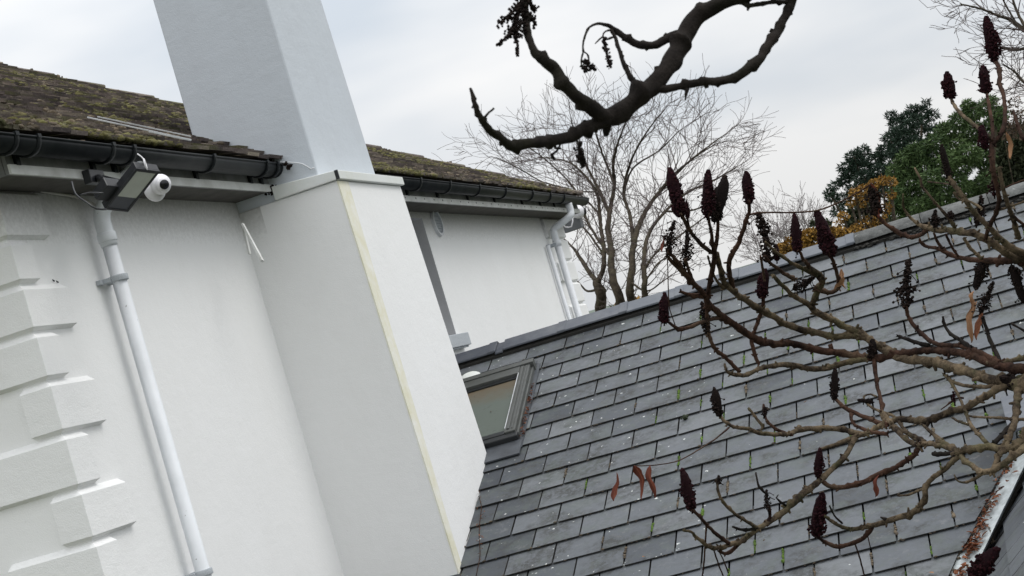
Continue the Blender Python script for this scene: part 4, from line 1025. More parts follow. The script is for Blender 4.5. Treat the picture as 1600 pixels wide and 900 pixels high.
BR = [  # material, width-tapered pixel traces
 ('bark', [(1120,396,9),(1130,437,10),(1142,452,11),(1162,467,11),(1190,485,12),(1217,500,12),(1237,510,12),(1262,517,12),(1300,525,12),(1345,526,12),(1375,541,13),(1400,551,13)]),
 ('bark_red', [(1042,400,6),(1070,430,8),(1097,457,10),(1112,480,11),(1150,510,13),(1175,525,14),(1190,535,13),(1217,537,12),(1240,537,12),(1270,545,13),(1300,549,13),(1355,560,13),(1400,555,14),(1445,547,13),(1485,548,13),(1520,556,14),(1565,572,17),(1620,578,22)]),
 ('bark', [(1300,499,11),(1315,510,12),(1337,517,13),(1362,533,13),(1380,546,14),(1412,560,15),(1460,567,17),(1500,577,18),(1537,590,20),(1580,600,24),(1640,612,30)]),
 ('bark_red', [(1044,503,5),(1055,511,6),(1066,515,7),(1085,508,7),(1105,500,7),(1130,498,8),(1150,510,9)]),
 ('bark_red', [(1104,470,7),(1105,500,7),(1108,525,7),(1117,545,7),(1132,557,7),(1147,572,7),(1156,581,7)]),
 ('bark', [(1132,568,4),(1135,578,5),(1142,584,7),(1165,586,8),(1185,577,8),(1215,570,9),(1235,570,10),(1262,575,10),(1287,576,10),(1325,566,11),(1357,560,12)]),
 ('bark_red', [(1193,463,6),(1192,478,7),(1185,500,7),(1179,517,6),(1175,532,7),(1180,555,7),(1186,568,7)]),
 ('bark', [(1207,430,7),(1222,446,8),(1240,462,8),(1262,476,10),(1275,489,12),(1300,500,12)]),
 ('bark', [(1268,476,11),(1274,465,11),(1280,450,11),(1284,438,12),(1276,426,11),(1262,418,10)]),
 ('bark_red', [(1195,400,5),(1206,413,6),(1222,425,7),(1240,436,7)]),
 ('bark', [(1196,378,4),(1210,392,5),(1232,408,6),(1256,420,7),(1278,430,9)]),
 ('bark_red', [(1284,440,8),(1271,424,7),(1256,406,6),(1248,390,5)]),
 ('bark_red', [(1296,396,6),(1304,414,7),(1309,434,7),(1310,450,7),(1296,458,8),(1276,452,9)]),
 ('bark_red', [(1188,400,4),(1192,420,5),(1194,436,5)]),
 ('bark_red', [(1064,333,6),(1074,353,7),(1084,369,7),(1098,384,8),(1111,394,8)]),
 ('bark_red', [(1106,336,5),(1111,360,6),(1114,380,7),(1117,398,8)]),
 ('bark_red', [(1122,343,5),(1121,368,7),(1117,390,8),(1115,412,9),(1110,436,9),(1106,462,10),(1104,478,10)]),
 ('bark_red', [(1170,312,6),(1170,333,7),(1164,350,8),(1156,375,8),(1145,395,9),(1139,410,9),(1140,430,9),(1146,454,10)]),
 ('bark_red', [(1074,340,3),(1077,355,4)]),
 ('bark_red', [(1044,393,5),(1059,410,7),(1070,425,8),(1086,446,9)]),
 ('bark_red', [(1071,405,5),(1077,425,6),(1086,446,7)]),
 ('bark_red', [(1063,456,5),(1080,461,7),(1097,462,9),(1106,470,9)]),
 ('bark', [(1106,400,4),(1112,420,4),(1121,440,5),(1132,450,7)]),
 ('bark_red', [(1367,330,6),(1382,349,7),(1405,364,8),(1425,370,8),(1442,365,8),(1450,355,8)]),
 ('bark', [(1411,303,3),(1412,325,4),(1420,337,5),(1435,350,7),(1452,356,10),(1475,360,11),(1500,362,12),(1525,367,12),(1545,377,13),(1565,390,14),(1582,400,15),(1625,412,20)]),
 ('bark', [(1429,262,3),(1437,277,4),(1442,293,5),(1450,302,4),(1462,317,5),(1475,332,6),(1492,356,7)]),
 ('bark', [(1450,284,3),(1468,286,3),(1485,288,4)]),
 ('bark_red', [(1437,373,4),(1441,381,5),(1452,386,6),(1465,388,6),(1475,392,8),(1490,400,8),(1512,405,9),(1530,407,10),(1560,408,13),(1600,407,16),(1630,410,20)]),
 ('bark_red', [(1459,364,4),(1464,376,5),(1472,388,6),(1482,399,7)]),
 ('bark_red', [(1478,366,4),(1484,380,4),(1492,393,5),(1499,402,5)]),
 ('bark', [(1506,372,6),(1514,384,6),(1524,396,6),(1534,404,7)]),
 ('bark', [(1475,250,5),(1485,280,8),(1497,297,9),(1507,310,9),(1516,325,9),(1530,341,9),(1545,353,10),(1562,372,11),(1580,387,13),(1605,398,16)]),
 ('bark', [(1490,300,4),(1500,312,4),(1518,316,4),(1534,326,5)]),
 ('bark_red', [(1540,373,7),(1546,354,8),(1557,332,8),(1561,312,8),(1556,290,8),(1552,270,9),(1550,245,9),(1550,222,9)]),
 ('bark_red', [(1551,225,9),(1562,212,8),(1570,190,8),(1569,155,7),(1562,130,8),(1561,107,8),(1553,92,7)]),
 ('bark_red', [(1552,222,8),(1550,192,7),(1545,162,6),(1541,143,5)]),
 ('bark', [(1550,217,8),(1525,198,7),(1500,176,7),(1488,160,6),(1486,150,6)]),
 ('bark_red', [(1601,219,7),(1591,198,6),(1583,174,5)]),
 ('bark', [(1592,372,10),(1582,340,9),(1570,305,8),(1561,262,7)]),
 ('bark_red', [(1575,330,5),(1600,352,6),(1620,372,8)]),
 ('bark', [(1556,330,5),(1580,322,4),(1610,312,4)]),
 ('bark_red', [(1415,478,6),(1420,495,7),(1433,515,8),(1455,533,8),(1475,540,8),(1500,540,9),(1530,551,11),(1562,568,13)]),
 ('bark_dark', [(1473,494,4),(1476,507,5),(1485,521,6),(1500,531,7),(1520,545,9)]),
 ('bark_dark', [(1404,525,5),(1428,534,7),(1452,540,8)]),
 ('bark_dark', [(1536,495,6),(1543,520,7),(1553,545,8),(1563,568,9)]),
 ('bark_dark', [(1580,505,4),(1592,512,4),(1606,520,5)]),
 ('bark', [(1475,585,5),(1490,597,6),(1520,604,7),(1556,602,8),(1585,594,9),(1620,580,10)]),
 ('bark', [(1605,596,14),(1575,604,14),(1552,612,13),(1530,626,12),(1510,636,12),(1480,646,12),(1452,656,13),(1420,657,12),(1400,656,11),(1380,664,10),(1356,676,9),(1330,684,9),(1308,694,8),(1281,702,5)]),
 ('bark', [(1125,649,6),(1137,663,6),(1150,668,6),(1171,670,7),(1192,678,8),(1231,678,9),(1249,672,10),(1280,669,10),(1304,670,10),(1330,675,10),(1352,679,9)]),
 ('bark', [(1169,637,4),(1180,651,5),(1193,667,6)]),
 ('bark_red', [(1193,632,4),(1198,656,5),(1214,671,6),(1236,680,6)]),
 ('bark', [(1336,684,9),(1320,714,10),(1305,728,10),(1285,747,11),(1265,763,12),(1249,776,13),(1230,794,12),(1213,808,11),(1185,825,9),(1170,838,9),(1153,847,9),(1124,856,8),(1107,854,8),(1089,840,6),(1080,831,5),(1068,829,4)]),
 ('bark_red', [(1081,795,6),(1103,818,6),(1121,836,7),(1139,849,7)]),
 ('bark', [(1119,748,4),(1126,778,5),(1142,797,6),(1160,811,6),(1183,824,7)]),
 ('bark_dark', [(1145,823,4),(1152,826,5),(1165,828,6),(1180,826,6)]),
 ('bark_dark', [(1181,738,3),(1186,760,4),(1200,774,4)]),
 ('bark_dark', [(1216,773,2),(1213,778,3),(1220,784,4),(1228,790,4)]),
 ('bark_red', [(1202,795,5),(1203,808,6),(1196,818,7)]),
 ('bark_red', [(1125,860,5),(1132,865,6),(1146,858,7),(1156,848,7)]),
 ('bark_red', [(1277,743,6),(1284,752,7),(1295,759,8),(1312,762,9),(1330,759,10),(1350,752,10),(1362,746,10),(1380,738,10),(1400,730,9),(1418,719,9),(1430,709,9),(1437,698,9)]),
 ('bark', [(1438,700,9),(1425,692,9),(1408,680,9),(1395,664,9),(1385,652,8),(1378,643,7)]),
 ('bark', [(1434,690,6),(1415,674,6),(1402,655,6),(1386,646,5),(1368,640,5),(1354,630,4),(1350,620,3),(1360,616,3),(1370,620,3)]),
 ('bark', [(1432,697,9),(1448,694,9),(1465,695,10),(1480,699,10),(1497,706,11)]),
 ('bark', [(1376,647,6),(1396,666,7),(1420,678,8),(1445,690,8)]),
 ('bark_red', [(1276,836,6),(1290,848,7),(1310,854,8),(1330,850,8),(1350,840,8),(1363,824,8)]),
 ('bark', [(1288,806,5),(1305,818,6),(1330,827,7),(1350,824,8),(1362,821,9),(1385,815,10),(1405,808,11),(1420,803,11),(1438,791,11),(1446,775,11),(1448,760,10),(1460,745,9),(1475,733,9),(1486,723,9),(1500,710,10)]),
 ('bark', [(1449,760,5),(1432,768,5),(1416,774,4),(1402,774,3)]),
 ('bark_dark', [(1296,790,3),(1304,806,3),(1316,818,4)]),
 ('bark_dark', [(1376,808,3),(1384,812,5),(1392,813,6)]),
 ('bark', [(1620,672,18),(1600,688,15),(1585,698,14),(1565,701,13),(1545,698,13),(1520,700,13),(1500,706,12),(1488,711,10)]),
 ('bark_dark', [(1458,709,8),(1475,709,8),(1493,708,8)]),
 ('bark', [(1620,688,16),(1600,701,14),(1580,715,13),(1566,726,13),(1550,736,12),(1536,738,11),(1520,729,10),(1508,720,9),(1498,710,9)]),
 ('bark', [(1536,740,6),(1520,750,5),(1504,754,4),(1494,749,3),(1491,742,3)]),
 ('bark', [(1440,662,5),(1456,676,7),(1472,690,9),(1488,700,10),(1500,706,10)]),
 ('bark', [(1592,600,14),(1588,630,13),(1586,655,12),(1574,690,11),(1560,714,10),(1552,734,9)]),
 ('bark_dark', [(1586,656,9),(1570,676,9),(1552,694,9)]),
 ('bark', [(1640,650,12),(1600,655,6),(1564,653,5),(1520,651,4),(1508,647,4)]),
 ('bark', [(1542,692,8),(1527,676,7),(1516,662,7),(1509,645,6),(1500,624,5),(1490,604,6),(1482,590,7)]),
 ('bark', [(1514,664,5),(1500,659,5),(1488,653,4)]),
 ('bark_red', [(1505,622,4),(1495,622,3),(1484,630,3),(1470,640,2)]),
 ('bark_red', [(1304,622,6),(1320,637,7),(1344,648,8),(1366,658,8),(1388,664,8)]),
 ('bark_red', [(1366,560,9),(1370,598,7),(1376,624,7),(1378,645,7)]),
 ('bark_red', [(1329,646,6),(1331,658,6),(1341,667,6),(1362,675,7),(1386,678,7)]),
 ('bark', [(1600,560,10),(1570,566,8),(1545,570,8)]),
 ('bark', [(1640,640,10),(1610,620,8),(1590,606,8)]),
]
rg = random.Random(17)
for k, (mt, pts) in enumerate(BR):
    b_ = MB(); limb(b_, pts, depth_r, 10, 0, .14, .22, rg)
    # leaf scars / short snapped spurs
    for j in range(len(pts)*2):
        i = rg.randrange(len(pts)); x_, y_, w_ = pts[i]
        if w_ < 5: continue
        an = rg.uniform(0, 6.28); L_ = w_*rg.uniform(.5, .95)
        d_ = depth_r(x_, y_)
        b_.tube([at(x_, y_, d_), at(x_+cos(an)*L_, y_+sin(an)*L_, d_-.01)], [w_*.30*d_/FPX, w_*.14*d_/FPX], 6, 0, .5, True, .15)
    b_.build('branch' if max(p[2] for p in pts) > 5 else 'twig', MAT[mt], sumac)
# trunk (beyond the right edge) joining the limbs
tkm = MB(); T0 = at(1760, 640, 6.0)
tkm.tube(spline([(T0.x, T0.y, GZ-.1), (T0.x+.05, T0.y-.03, -2.6), (T0.x-.03, T0.y+.04, -1.3), tuple(at(1720, 660, 6.1)), tuple(at(1650, 620, 6.1))], .15), [.085]*3+[.07]*60 if False else .075, 12, 0, .5, True, .05)
for (a, D_) in (((1630,610,6.15),0), ((1622,412,6.2),0), ((1620,680,6.1),0), ((1625,372,6.2),0)):
    tkm.tube(spline([tuple(at(1720, 640, 6.1)), tuple(at(lerp(1720,a[0],.5), lerp(640,a[1],.5)+12, 6.15)), tuple(at(a[0]-10, a[1], depth_r(a[0],a[1])))], .05), .035, 10, 0, .5, True, .08)
tkm.build('trunk', MAT['bark'], sumac)

def seed_head(parent, top, bot, wpx, D, mat, rnd, messy=0.0, name='seed_head'):
    wpx *= 0.99; s = MB(); d0 = D(*bot); A = at(top[0], top[1], d0); B = at(bot[0], bot[1], d0)
    ax = A-B; L = ax.length; ax.normalize(); R = wpx*.5*d0/FPX
    p1 = ax.orthogonal().normalized(); p2 = ax.cross(p1)
    s.tube([B-ax*.01, B+ax*L*.75], [.003, .0015], 6, 0, .1)
    n = int((260 + 200*(L/.17))*(1-.35*messy))
    if messy < .45:
        tt = [.02,.12,.3,.5,.7,.85,.97]; rr0 = [.3,.62,.78,.80,.74,.6,.25]
        s.tube([B+ax*(L*t) for t in tt], [R*r_ for r_ in rr0], 9, 0, .15, True, .12)
    bend = Vector((rnd.uniform(-1,1), rnd.uniform(-1,1), 0))*L*.06
    for k in range(n):
        t = rnd.random()
        pr = (sin(pi*min(1, t**.75*.9+.10)))**.55 if t < .9 else .62*(1-(t-.9)*6)
        if t < .12: pr *= .55+t*3.5
        pr = max(.12, pr*(1-.42*t*t))
        lob = 1 + (.20+messy*.6)*mnoise.noise(Vector((t*7.0, k % 3, d0*10+top[0])))
        an = rnd.uniform(0, 2*pi)
        lob *= 1+(.16+messy*.5)*sin(an*2+t*9+top[0])
        rr_ = R*pr*lob*(rnd.uniform(.72, .98) if messy < .45 else rnd.uniform(.3, .95))
        c_ = B + ax*(L*t) + p1*cos(an)*rr_ + p2*sin(an)*rr_ + bend*sin(t*3)
        s.blob(c_, R*rnd.uniform(.10, .23), 0, rnd.random(), 1, .35, (1,1,1))
    if messy:
        for k in range(int(10*messy)):
            t = rnd.random(); c_ = B+ax*L*t; dd = (p1*rnd.uniform(-1,1)+p2*rnd.uniform(-1,1)-Vector((0,0,.3))).normalized()
            q_ = c_+dd*R*rnd.uniform(1.1,1.9); s.tube([c_, (c_+q_)/2+Vector((0,0,.004)), q_], [.002,.0016,.001], 4); s.blob(q_, R*.18, 0, rnd.random(), 1, .4)
    return s.build(name, MAT[mat], parent)
HD = [  # top, bottom, width, material, messiness
 ((1046,262),(1064,338),25,'seed',0), ((1106,266),(1105,340),21,'seed',.2), ((1134,275),(1117,346),25,'seed_black',.2), ((1165,268),(1170,318),20,'seed',.1),
 ((1072,314),(1074,342),9,'seed',0), ((1054,345),(1044,396),19,'seed_black',.9), ((1073,360),(1070,416),18,'seed_black',.8),
 ((1183,333),(1201,408),25,'seed_black',.9), ((1241,334),(1246,394),19,'seed',.2), ((1276,330),(1300,400),26,'seed',0), ((1213,382),(1214,408),11,'seed',0),
 ((1196,420),(1191,466),19,'seed',.1), ((1272,434),(1240,452),18,'seed_black',.5), ((1039,457),(1038,505),17,'seed',.1), ((1097,472),(1106,520),18,'seed_black',.7),
 ((1360,292),(1369,336),26,'seed_black',.6), ((1540,26),(1554,96),23,'seed',0), ((1480,113),(1487,154),21,'seed',.2), ((1535,103),(1541,146),20,'seed',.4),
 ((1471,226),(1484,284),13,'seed_black',.4), ((1534,196),(1540,232),17,'seed',.3), ((1552,268),(1554,306),17,'seed',.6), ((1533,306),(1526,352),17,'seed_black',.5),
 ((1462,328),(1461,356),15,'seed_black',.5), ((1486,330),(1483,342),14,'seed_black',.5), ((1420,406),(1415,482),24,'seed_black',.6),
 ((1524,452),(1536,408),20,'seed_black',.4), ((1600,474),(1581,415),18,'seed_black',.4), ((1552,440),(1532,488),17,'seed_black',.7),
 ((1116,606),(1124,650),17,'seed_black',.2), ((1066,732),(1081,798),22,'seed',.1), ((1123,743),(1122,757),11,'seed_black',.5), ((1198,765),(1202,800),12,'seed_black',.5),
 ((1281,701),(1277,746),16,'seed',.2), ((1284,771),(1274,838),25,'seed',.2), ((1305,575),(1303,625),15,'seed_black',.2), ((1364,530),(1365,562),16,'seed_black',.4),
 ((1340,625),(1362,628),9,'seed_black',.4), ((1560,856),(1518,905),30,'seed',.2), ((1196,636),(1194,650),10,'seed_black',.6), ((1490,612),(1492,630),8,'seed',.7),
 ((1563,590),(1590,598),22,'seed_black',.4)]
rg = random.Random(29)
for (t_, b_, w_, mt, ms) in HD: seed_head(sumac, t_, b_, w_, depth_r, mt, rg, ms)
b_ = MB(); limb(b_, [(1518,905,8),(1500,930,9),(1540,960,11),(1620,940,14),(1690,800,18),(1720,680,20)], depth_r, 8, 0, .1, .2, rg); b_.build('branch', MAT['bark_red'], sumac)
# dead petioles, straws and hanging leaflets
st = MB()
for pts in ([(1172,336,3),(1180,333,4),(1200,332,3.5),(1240,332,3.2),(1270,330,3),(1290,325,3),(1320,312,3),(1345,298,3),(1362,286,2)],
            [(1139,668,4),(1120,684,3),(1096,700,2.5),(1062,719,2.2),(1030,726,2),(1000,728,2),(990,728,2)],
            [(1104,818,4),(1102,850,3.5),(1100,880,3),(1097,905,3)], [(1115,858,3),(1122,880,3),(1132,905,2.5)], [(1120,858,2.5),(1128,870,2.5),(1138,895,3)],
            [(1336,850,3),(1343,870,3),(1352,905,3)], [(1043,395,2),(1044,440,2),(1046,480,2),(1055,508,2)], [(1557,300,3),(1590,285,3),(1620,275,3)], [(1356,838,2),(1360,856,2)]):
    st = MB(); limb(st, pts, depth_r, 6, 0, .05, .05, rg); st.build('petiole', MAT['bark_red'], sumac)
def leaflet(a, b, w_, mat, pk_=None):
    l = MB(); d_ = depth_r(*b); A = at(a[0], a[1], d_); B = at(b[0], b[1], d_-.01); ax = (B-A); L = ax.length; n = 12
    wv_ = w_*.5*d_/FPX; sd = ax.normalized().cross(_fw).normalized(); nr_ = sd.cross(ax.normalized()); ph = rg.uniform(0, 6); pk_ = pk_ or rg.uniform(.35, .6)
    for side_ in (-1, 1):
        vs = []
        for i in range(n+1):
            t = i/n; e_ = (t/pk_) if t < pk_ else (1-t)/(1-pk_)
            ww = wv_*max(.05, sin(pi*.5*min(1, e_))**.85)*(1+.18*sin(t*17+ph+side_)); c_ = A+ax*t+nr_*.006*sin(t*4+ph)+sd*wv_*.6*sin(t*5.3+ph)
            f_ = .35+.5*sin(t*5+ph*2)
            vs += [c_, c_+sd*ww*side_*.55+nr_*ww*.65, c_+sd*ww*side_*(.95-.4*abs(f_))+nr_*ww*(1.2*f_)]
        l.add(vs, [(i*3+j, i*3+j+1, (i+1)*3+j+1, (i+1)*3+j) for i in range(n) for j in range(2)], 0, .25+.5*(side_ > 0)*rg.random(), True)
    o = l.build('leaflet', MAT[mat], sumac); md = o.modifiers.new('thick', 'SOLIDIFY'); md.thickness = .0008
leaflet((963,738),(961,783),10,'leaf_red',.68); leaflet((994,727),(1006,781),13,'leaf_red',.16); leaflet((1016,727),(1020,779),14,'leaf_red',.20)
leaflet((1373,742),(1366,776),11,'leaf_red'); leaflet((1574,207),(1582,248),11,'leaf_pale'); leaflet((1362,285),(1378,340),14,'leaf_red')
leaflet((1312,420),(1320,452),10,'leaf_pale'); leaflet((1305,455),(1318,430),8,'leaf_pale'); leaflet((1524,470),(1514,535),15,'leaf_pale'); leaflet((1532,478),(1528,532),13,'leaf_dead')
leaflet((1036,368),(1035,395),5,'leaf_red'); leaflet((1522,455),(1516,480),10,'leaf_pale')

# ---- nearer sumac whose limb hangs over the view
def depth_n(px, py): return 2.75 + .0004*(px-900) + .06*sin(px/70.0) + .05*cos(py/50.0)
sum2 = empty('sumac_tree', (1.9, 3.0, GZ), 'dark bare sumac tree whose thick limb with ragged seed clusters overhangs the sky', 'tree')
BN = [
 [(1300,-70,34),(1210,-30,30),(1150,-3,27),(1118,12,28),(1090,27,31),(1073,50,34),(1060,78,34),(1045,100,33),(1028,122,34),(1010,142,34),(985,162,34),(962,178,36),(944,186,32)],
 [(944,184,32),(930,172,28),(912,157,25),(894,142,24),(879,127,23),(867,108,23),(855,98,21),(844,90,20),(832,77,15),(825,56,14),(822,29,14),(820,2,15),(822,-30,15)],
 [(946,184,30),(932,194,25),(915,201,24),(895,212,22),(880,218,21),(858,222,20),(835,224,19),(818,228,20),(803,231,21),(790,222,16),(778,212,14),(765,203,14),(755,192,12),(748,178,10),(742,163,9),(739,150,8),(735,138,5)],
 [(757,184,5),(764,176,4),(772,169,4)],
 [(946,192,22),(947,202,16),(946,211,8)],
 [(1075,55,28),(1060,56,24),(1045,59,17),(1030,67,16),(1015,72,14),(1000,71,14),(985,64,13),(975,57,12),(962,47,9),(952,41,8),(940,37,6),(930,38,5),(921,43,4),(914,55,4),(911,70,3.5),(911,82,3)],
 [(911,80,3),(917,84,3),(920,92,3),(917,102,4)], [(911,82,3),(908,95,3),(911,108,3),(922,110,4)],
 [(1014,132,13),(1001,134,13),(990,127,11),(983,116,10),(977,105,9),(972,92,8),(968,80,7),(964,66,7),(960,55,6),(954,46,6)],
 [(958,58,4),(948,62,3),(942,56,3),(946,49,3),(954,47,4)], [(942,57,3),(936,62,3),(930,68,2)], [(943,58,4),(945,72,5),(949,88,4),(952,104,2)],
 [(1022,130,16),(1032,138,15),(1050,137,14),(1064,136,13),(1074,133,15),(1087,130,15),(1102,128,15),(1117,127,15),(1134,124,16),(1150,120,17),(1162,112,18),(1172,103,18),(1180,97,20),(1189,90,17),(1194,80,16),(1203,68,17),(1213,52,17),(1221,37,16),(1228,24,16),(1235,9,18),(1240,-8,20),(1262,-40,24),(1300,-70,30)],
 [(1074,138,9),(1072,146,6),(1071,157,2)],
 [(1150,3,9),(1160,4,8),(1169,9,9),(1180,8,8),(1200,4,8),(1218,3,8),(1232,4,9)], [(1168,8,6),(1170,14,4)],
 [(907,222,8),(905,234,6),(908,248,10),(911,260,7)], [(876,224,4),(870,236,4),(862,242,6),(866,249,5)], [(866,224,5),(868,231,5),(876,232,3)],
]
rg = random.Random(41)
for k, pts in enumerate(BN):
    b_ = MB(); limb(b_, pts, depth_n, 16, 0, .10, .22, rg)
    for j in range(len(pts)):
        x_, y_, w_ = pts[j]
        if w_ < 6 or rg.random() < .3: continue
        an = rg.uniform(0, 6.28); L_ = w_*.5+rg.uniform(.5, 3.5); d_ = depth_n(x_, y_)
        b_.tube([at(x_, y_, d_), at(x_+cos(an)*L_, y_+sin(an)*L_, d_)], [min(w_*.3, 6)*d_/FPX, min(w_*.2, 3.2)*d_/FPX], 7, 0, .5, True, .15)
    b_.build('branch' if max(p[2] for p in pts) > 9 else 'twig', MAT['bark_dark'], sum2)
def ragged(cx, cy, ln, wd, n, rnd, nm='seed_head'):
    s = MB()
    for k in range(n):
        t = rnd.random(); x_ = cx + rnd.gauss(0, wd*.45)*(1-.4*t); y_ = cy + t*ln
        d_ = depth_n(x_, y_)+rnd.uniform(-.02,.02); s.blob(at(x_, y_, d_), rnd.uniform(1.2, 3.4)*d_/FPX, 0, rnd.random()*.6, 1, .35)
        if rnd.random() < .35:
            s.tube([at(cx, cy+t*ln*.6, d_), at(x_, y_, d_)], .0009, 4)
    return s.build(nm, MAT['seed_black'], sum2)
def clusters(path, w_, n, rnd):
    s = MB(); sp = spline([(a, b, 0) for a, b in path], 2.0)
    s.tube([at(a, b, depth_n(a, b)) for a, b, c in sp], .0022, 5)
    for k in range(n):
        a, b, c = rnd.choice(sp); x_ = a+rnd.gauss(0, w_*.5); y_ = b+rnd.gauss(0, 2.5); d_ = depth_n(a, b)
        s.blob(at(x_, y_, d_+rnd.uniform(-.012,.012)), rnd.uniform(1.2, 3.0)*d_/FPX, 0, rnd.random()*.6, 1, .35)
    s.build('seed_head', MAT['seed_black'], sum2)
clusters([(822,-4),(815,12),(808,30),(806,48),(808,58)], 15, 330, rg)
clusters([(812,10),(800,20),(790,28),(783,38)], 7, 70, rg)
clusters([(803,46),(794,56),(785,64),(776,71)], 3, 36, rg)
clusters([(806,58),(809,72),(809,86)], 3, 26, rg)
clusters([(828,6),(834,14),(838,13)], 4, 30, rg); clusters([(830,26),(834,34),(836,40)], 3, 20, rg)
clusters([(916,96),(921,102),(926,106)], 5, 46, rg); clusters([(912,104),(916,110)], 3, 20, rg)
clusters([(944,62),(947,76),(950,92),(953,104)], 4.5, 70, rg)
clusters([(905,232),(909,246),(913,260)], 6, 70, rg)
tkm = MB()
tkm.tube(spline([(1.95, 3.0, GZ-.1), (1.9, 2.95, -2.2), (1.75, 3.0, -.6), (1.62, 2.95, .45), tuple(at(1560, -190, 2.95)), tuple(at(1420, -130, 2.9)), tuple(at(1290, -66, depth_n(1290,-66)))], .12), .035, 12, 0, .5, True, .05)
tkm.build('trunk', MAT['bark_dark'], sum2)

# ================================================================== TREES BEYOND
def grow(mb, p, d_, L, r, lev, rnd, upb=.12, spread=.55, mi=0, rmin=.004, fan=None):
    n = 4; pts = [p]; rad = [r]; dd = d_.copy()
    for i in range(n):
        dd = (dd + Vector((rnd.gauss(0,.13), rnd.gauss(0,.13), rnd.gauss(0,.10)+upb*.3))).normalized()
        pts.append(pts[-1]+dd*(L/n)); rad.append(max(rmin, r*(1-.55*(i+1)/n)))
    mb.tube(pts, rad, 4 if lev < 2 else 3, mi, .5, False)
    if lev <= 0: return
    k = rnd.choice([3,3,4]) if lev > 1 else rnd.choice([2,3,3,4])
    for j in range(k):
        i = rnd.choice([1,2,2,3,3,4]) if j < k-1 else n
        b = pts[i]; ax = (pts[i]-pts[i-1]).normalized()
        s_ = Vector((rnd.gauss(0,1), rnd.gauss(0,1), rnd.gauss(0,1)*.6))
        s_ = (s_-ax*s_.dot(ax)).normalized()
        nd = (ax*(1-.3*spread) + s_*spread*rnd.uniform(.6,1.3) + Vector((0,0,upb))).normalized()
        grow(mb, b, nd, L*rnd.uniform(.55,.82), max(rmin, rad[i]*.62), lev-1, rnd, upb, spread, mi, rmin)
# -- bare tree behind the ridge
DT = 26.0
tree = empty('bare_tree', at(965, 560, DT), 'leafless spreading tree with many fine twigs standing behind the far end of the house', 'tree'); tree.location.z = GZ
LB = [[(940,520,30),(939,480,25),(936,455,22),(932,440,20)], [(932,440,14),(920,425,11),(906,402,9),(896,388,6),(880,372,3)], [(934,442,14),(941,425,12),(944,395,10),(940,365,9),(937,335,8),(932,300,7),(908,268,5),(885,252,4),(850,246,2.5)],
      [(975,520,24),(970,480,22),(963,455,20),(956,425,17),(955,395,15),(950,360,13),(953,330,11),(960,290,9),(958,255,7),(965,225,5),(978,190,3)], [(955,400,10),(935,375,7),(915,340,6),(905,310,5),(890,285,4),(848,246,3),(812,222,2)],
      [(988,510,22),(985,470,19),(986,430,16),(988,395,14),(997,355,12),(1012,325,10),(1030,300,8),(1056,270,6),(1092,240,4),(1130,212,2.5)], [(990,380,10),(985,340,8),(975,300,7),(985,255,5),(1005,215,4),(1030,180,2.5)],
      [(1006,500,15),(1008,450,13),(1006,410,11),(1014,365,9),(1040,330,7),(1075,300,5),(1110,285,3.5),(1150,262,2)], [(953,335,9),(935,295,7),(912,250,5),(900,215,4),(893,190,2.5)], [(960,290,6),(945,250,5),(932,212,4),(928,185,2)],
      [(937,335,5),(900,300,4),(850,285,3),(812,264,2.5),(775,246,2)], [(1012,325,6),(1040,290,5),(1080,250,4),(1118,225,2.5)], [(1006,420,6),(1030,390,5),(1060,370,4),(1100,340,2.5)], [(944,400,6),(920,365,5),(895,340,3)],
      [(1040,330,5),(1075,330,4),(1110,318,3),(1140,300,2)], [(975,300,5),(990,262,4),(1030,235,3),(1060,205,2)], [(1008,440,4),(1028,412,4),(1048,400,3),(1075,395,2)], [(936,450,7),(918,455,5),(903,440,3)], [(985,440,5),(1010,455,4),(1035,440,3)], [(932,300,4),(890,298,3),(850,292,2)]]
rg = random.Random(52)
tm = MB(); tw = MB()
def DD(x, y): return DT + 1.2*sin(x/60.0) + .8*cos(y/47.0)
for pts in LB:
    P, R = limb(tm, [(a_, b__, c__*.82) for a_, b__, c__ in pts], DD, 6, 0, .06, .10, rg)
    n = len(P)
    for i in range(6, n, 3):
        if R[i] > .08 or pts[0][1]-pts[-1][1] < 25 and rg.random() < .5: continue
        ax = (P[i]-P[i-2]).normalized(); s_ = Vector((rg.gauss(0,1), rg.gauss(0,1), rg.gauss(0,.7)+.15))
        nd = (ax*.75+s_.normalized()*.75+Vector((0,0,.12))).normalized()
        L_ = rg.uniform(.28, .72)*(1.1 if R[i] < .05 else .8)
        grow(tw, P[i], nd, L_, min(.009, R[i]*.5), 2, rg, .05, .6, 0, .0026)
    ax = (P[-1]-P[-3]).normalized(); grow(tw, P[-1], ax, .42, min(R[-1], .009), 2, rg, .05, .5, 0, .003)
rt_ = at(965, 560, DT); tm.tube([(rt_.x, rt_.y, GZ-.1), (rt_.x, rt_.y, GZ+1.2), tuple(at(958, 515, DT))], [.34, .26, .2], 10, 0, .5, True, .06)
tm.build('trunk', MAT['bark_tree'], tree); tw.build('crown', MAT['twig'], tree)
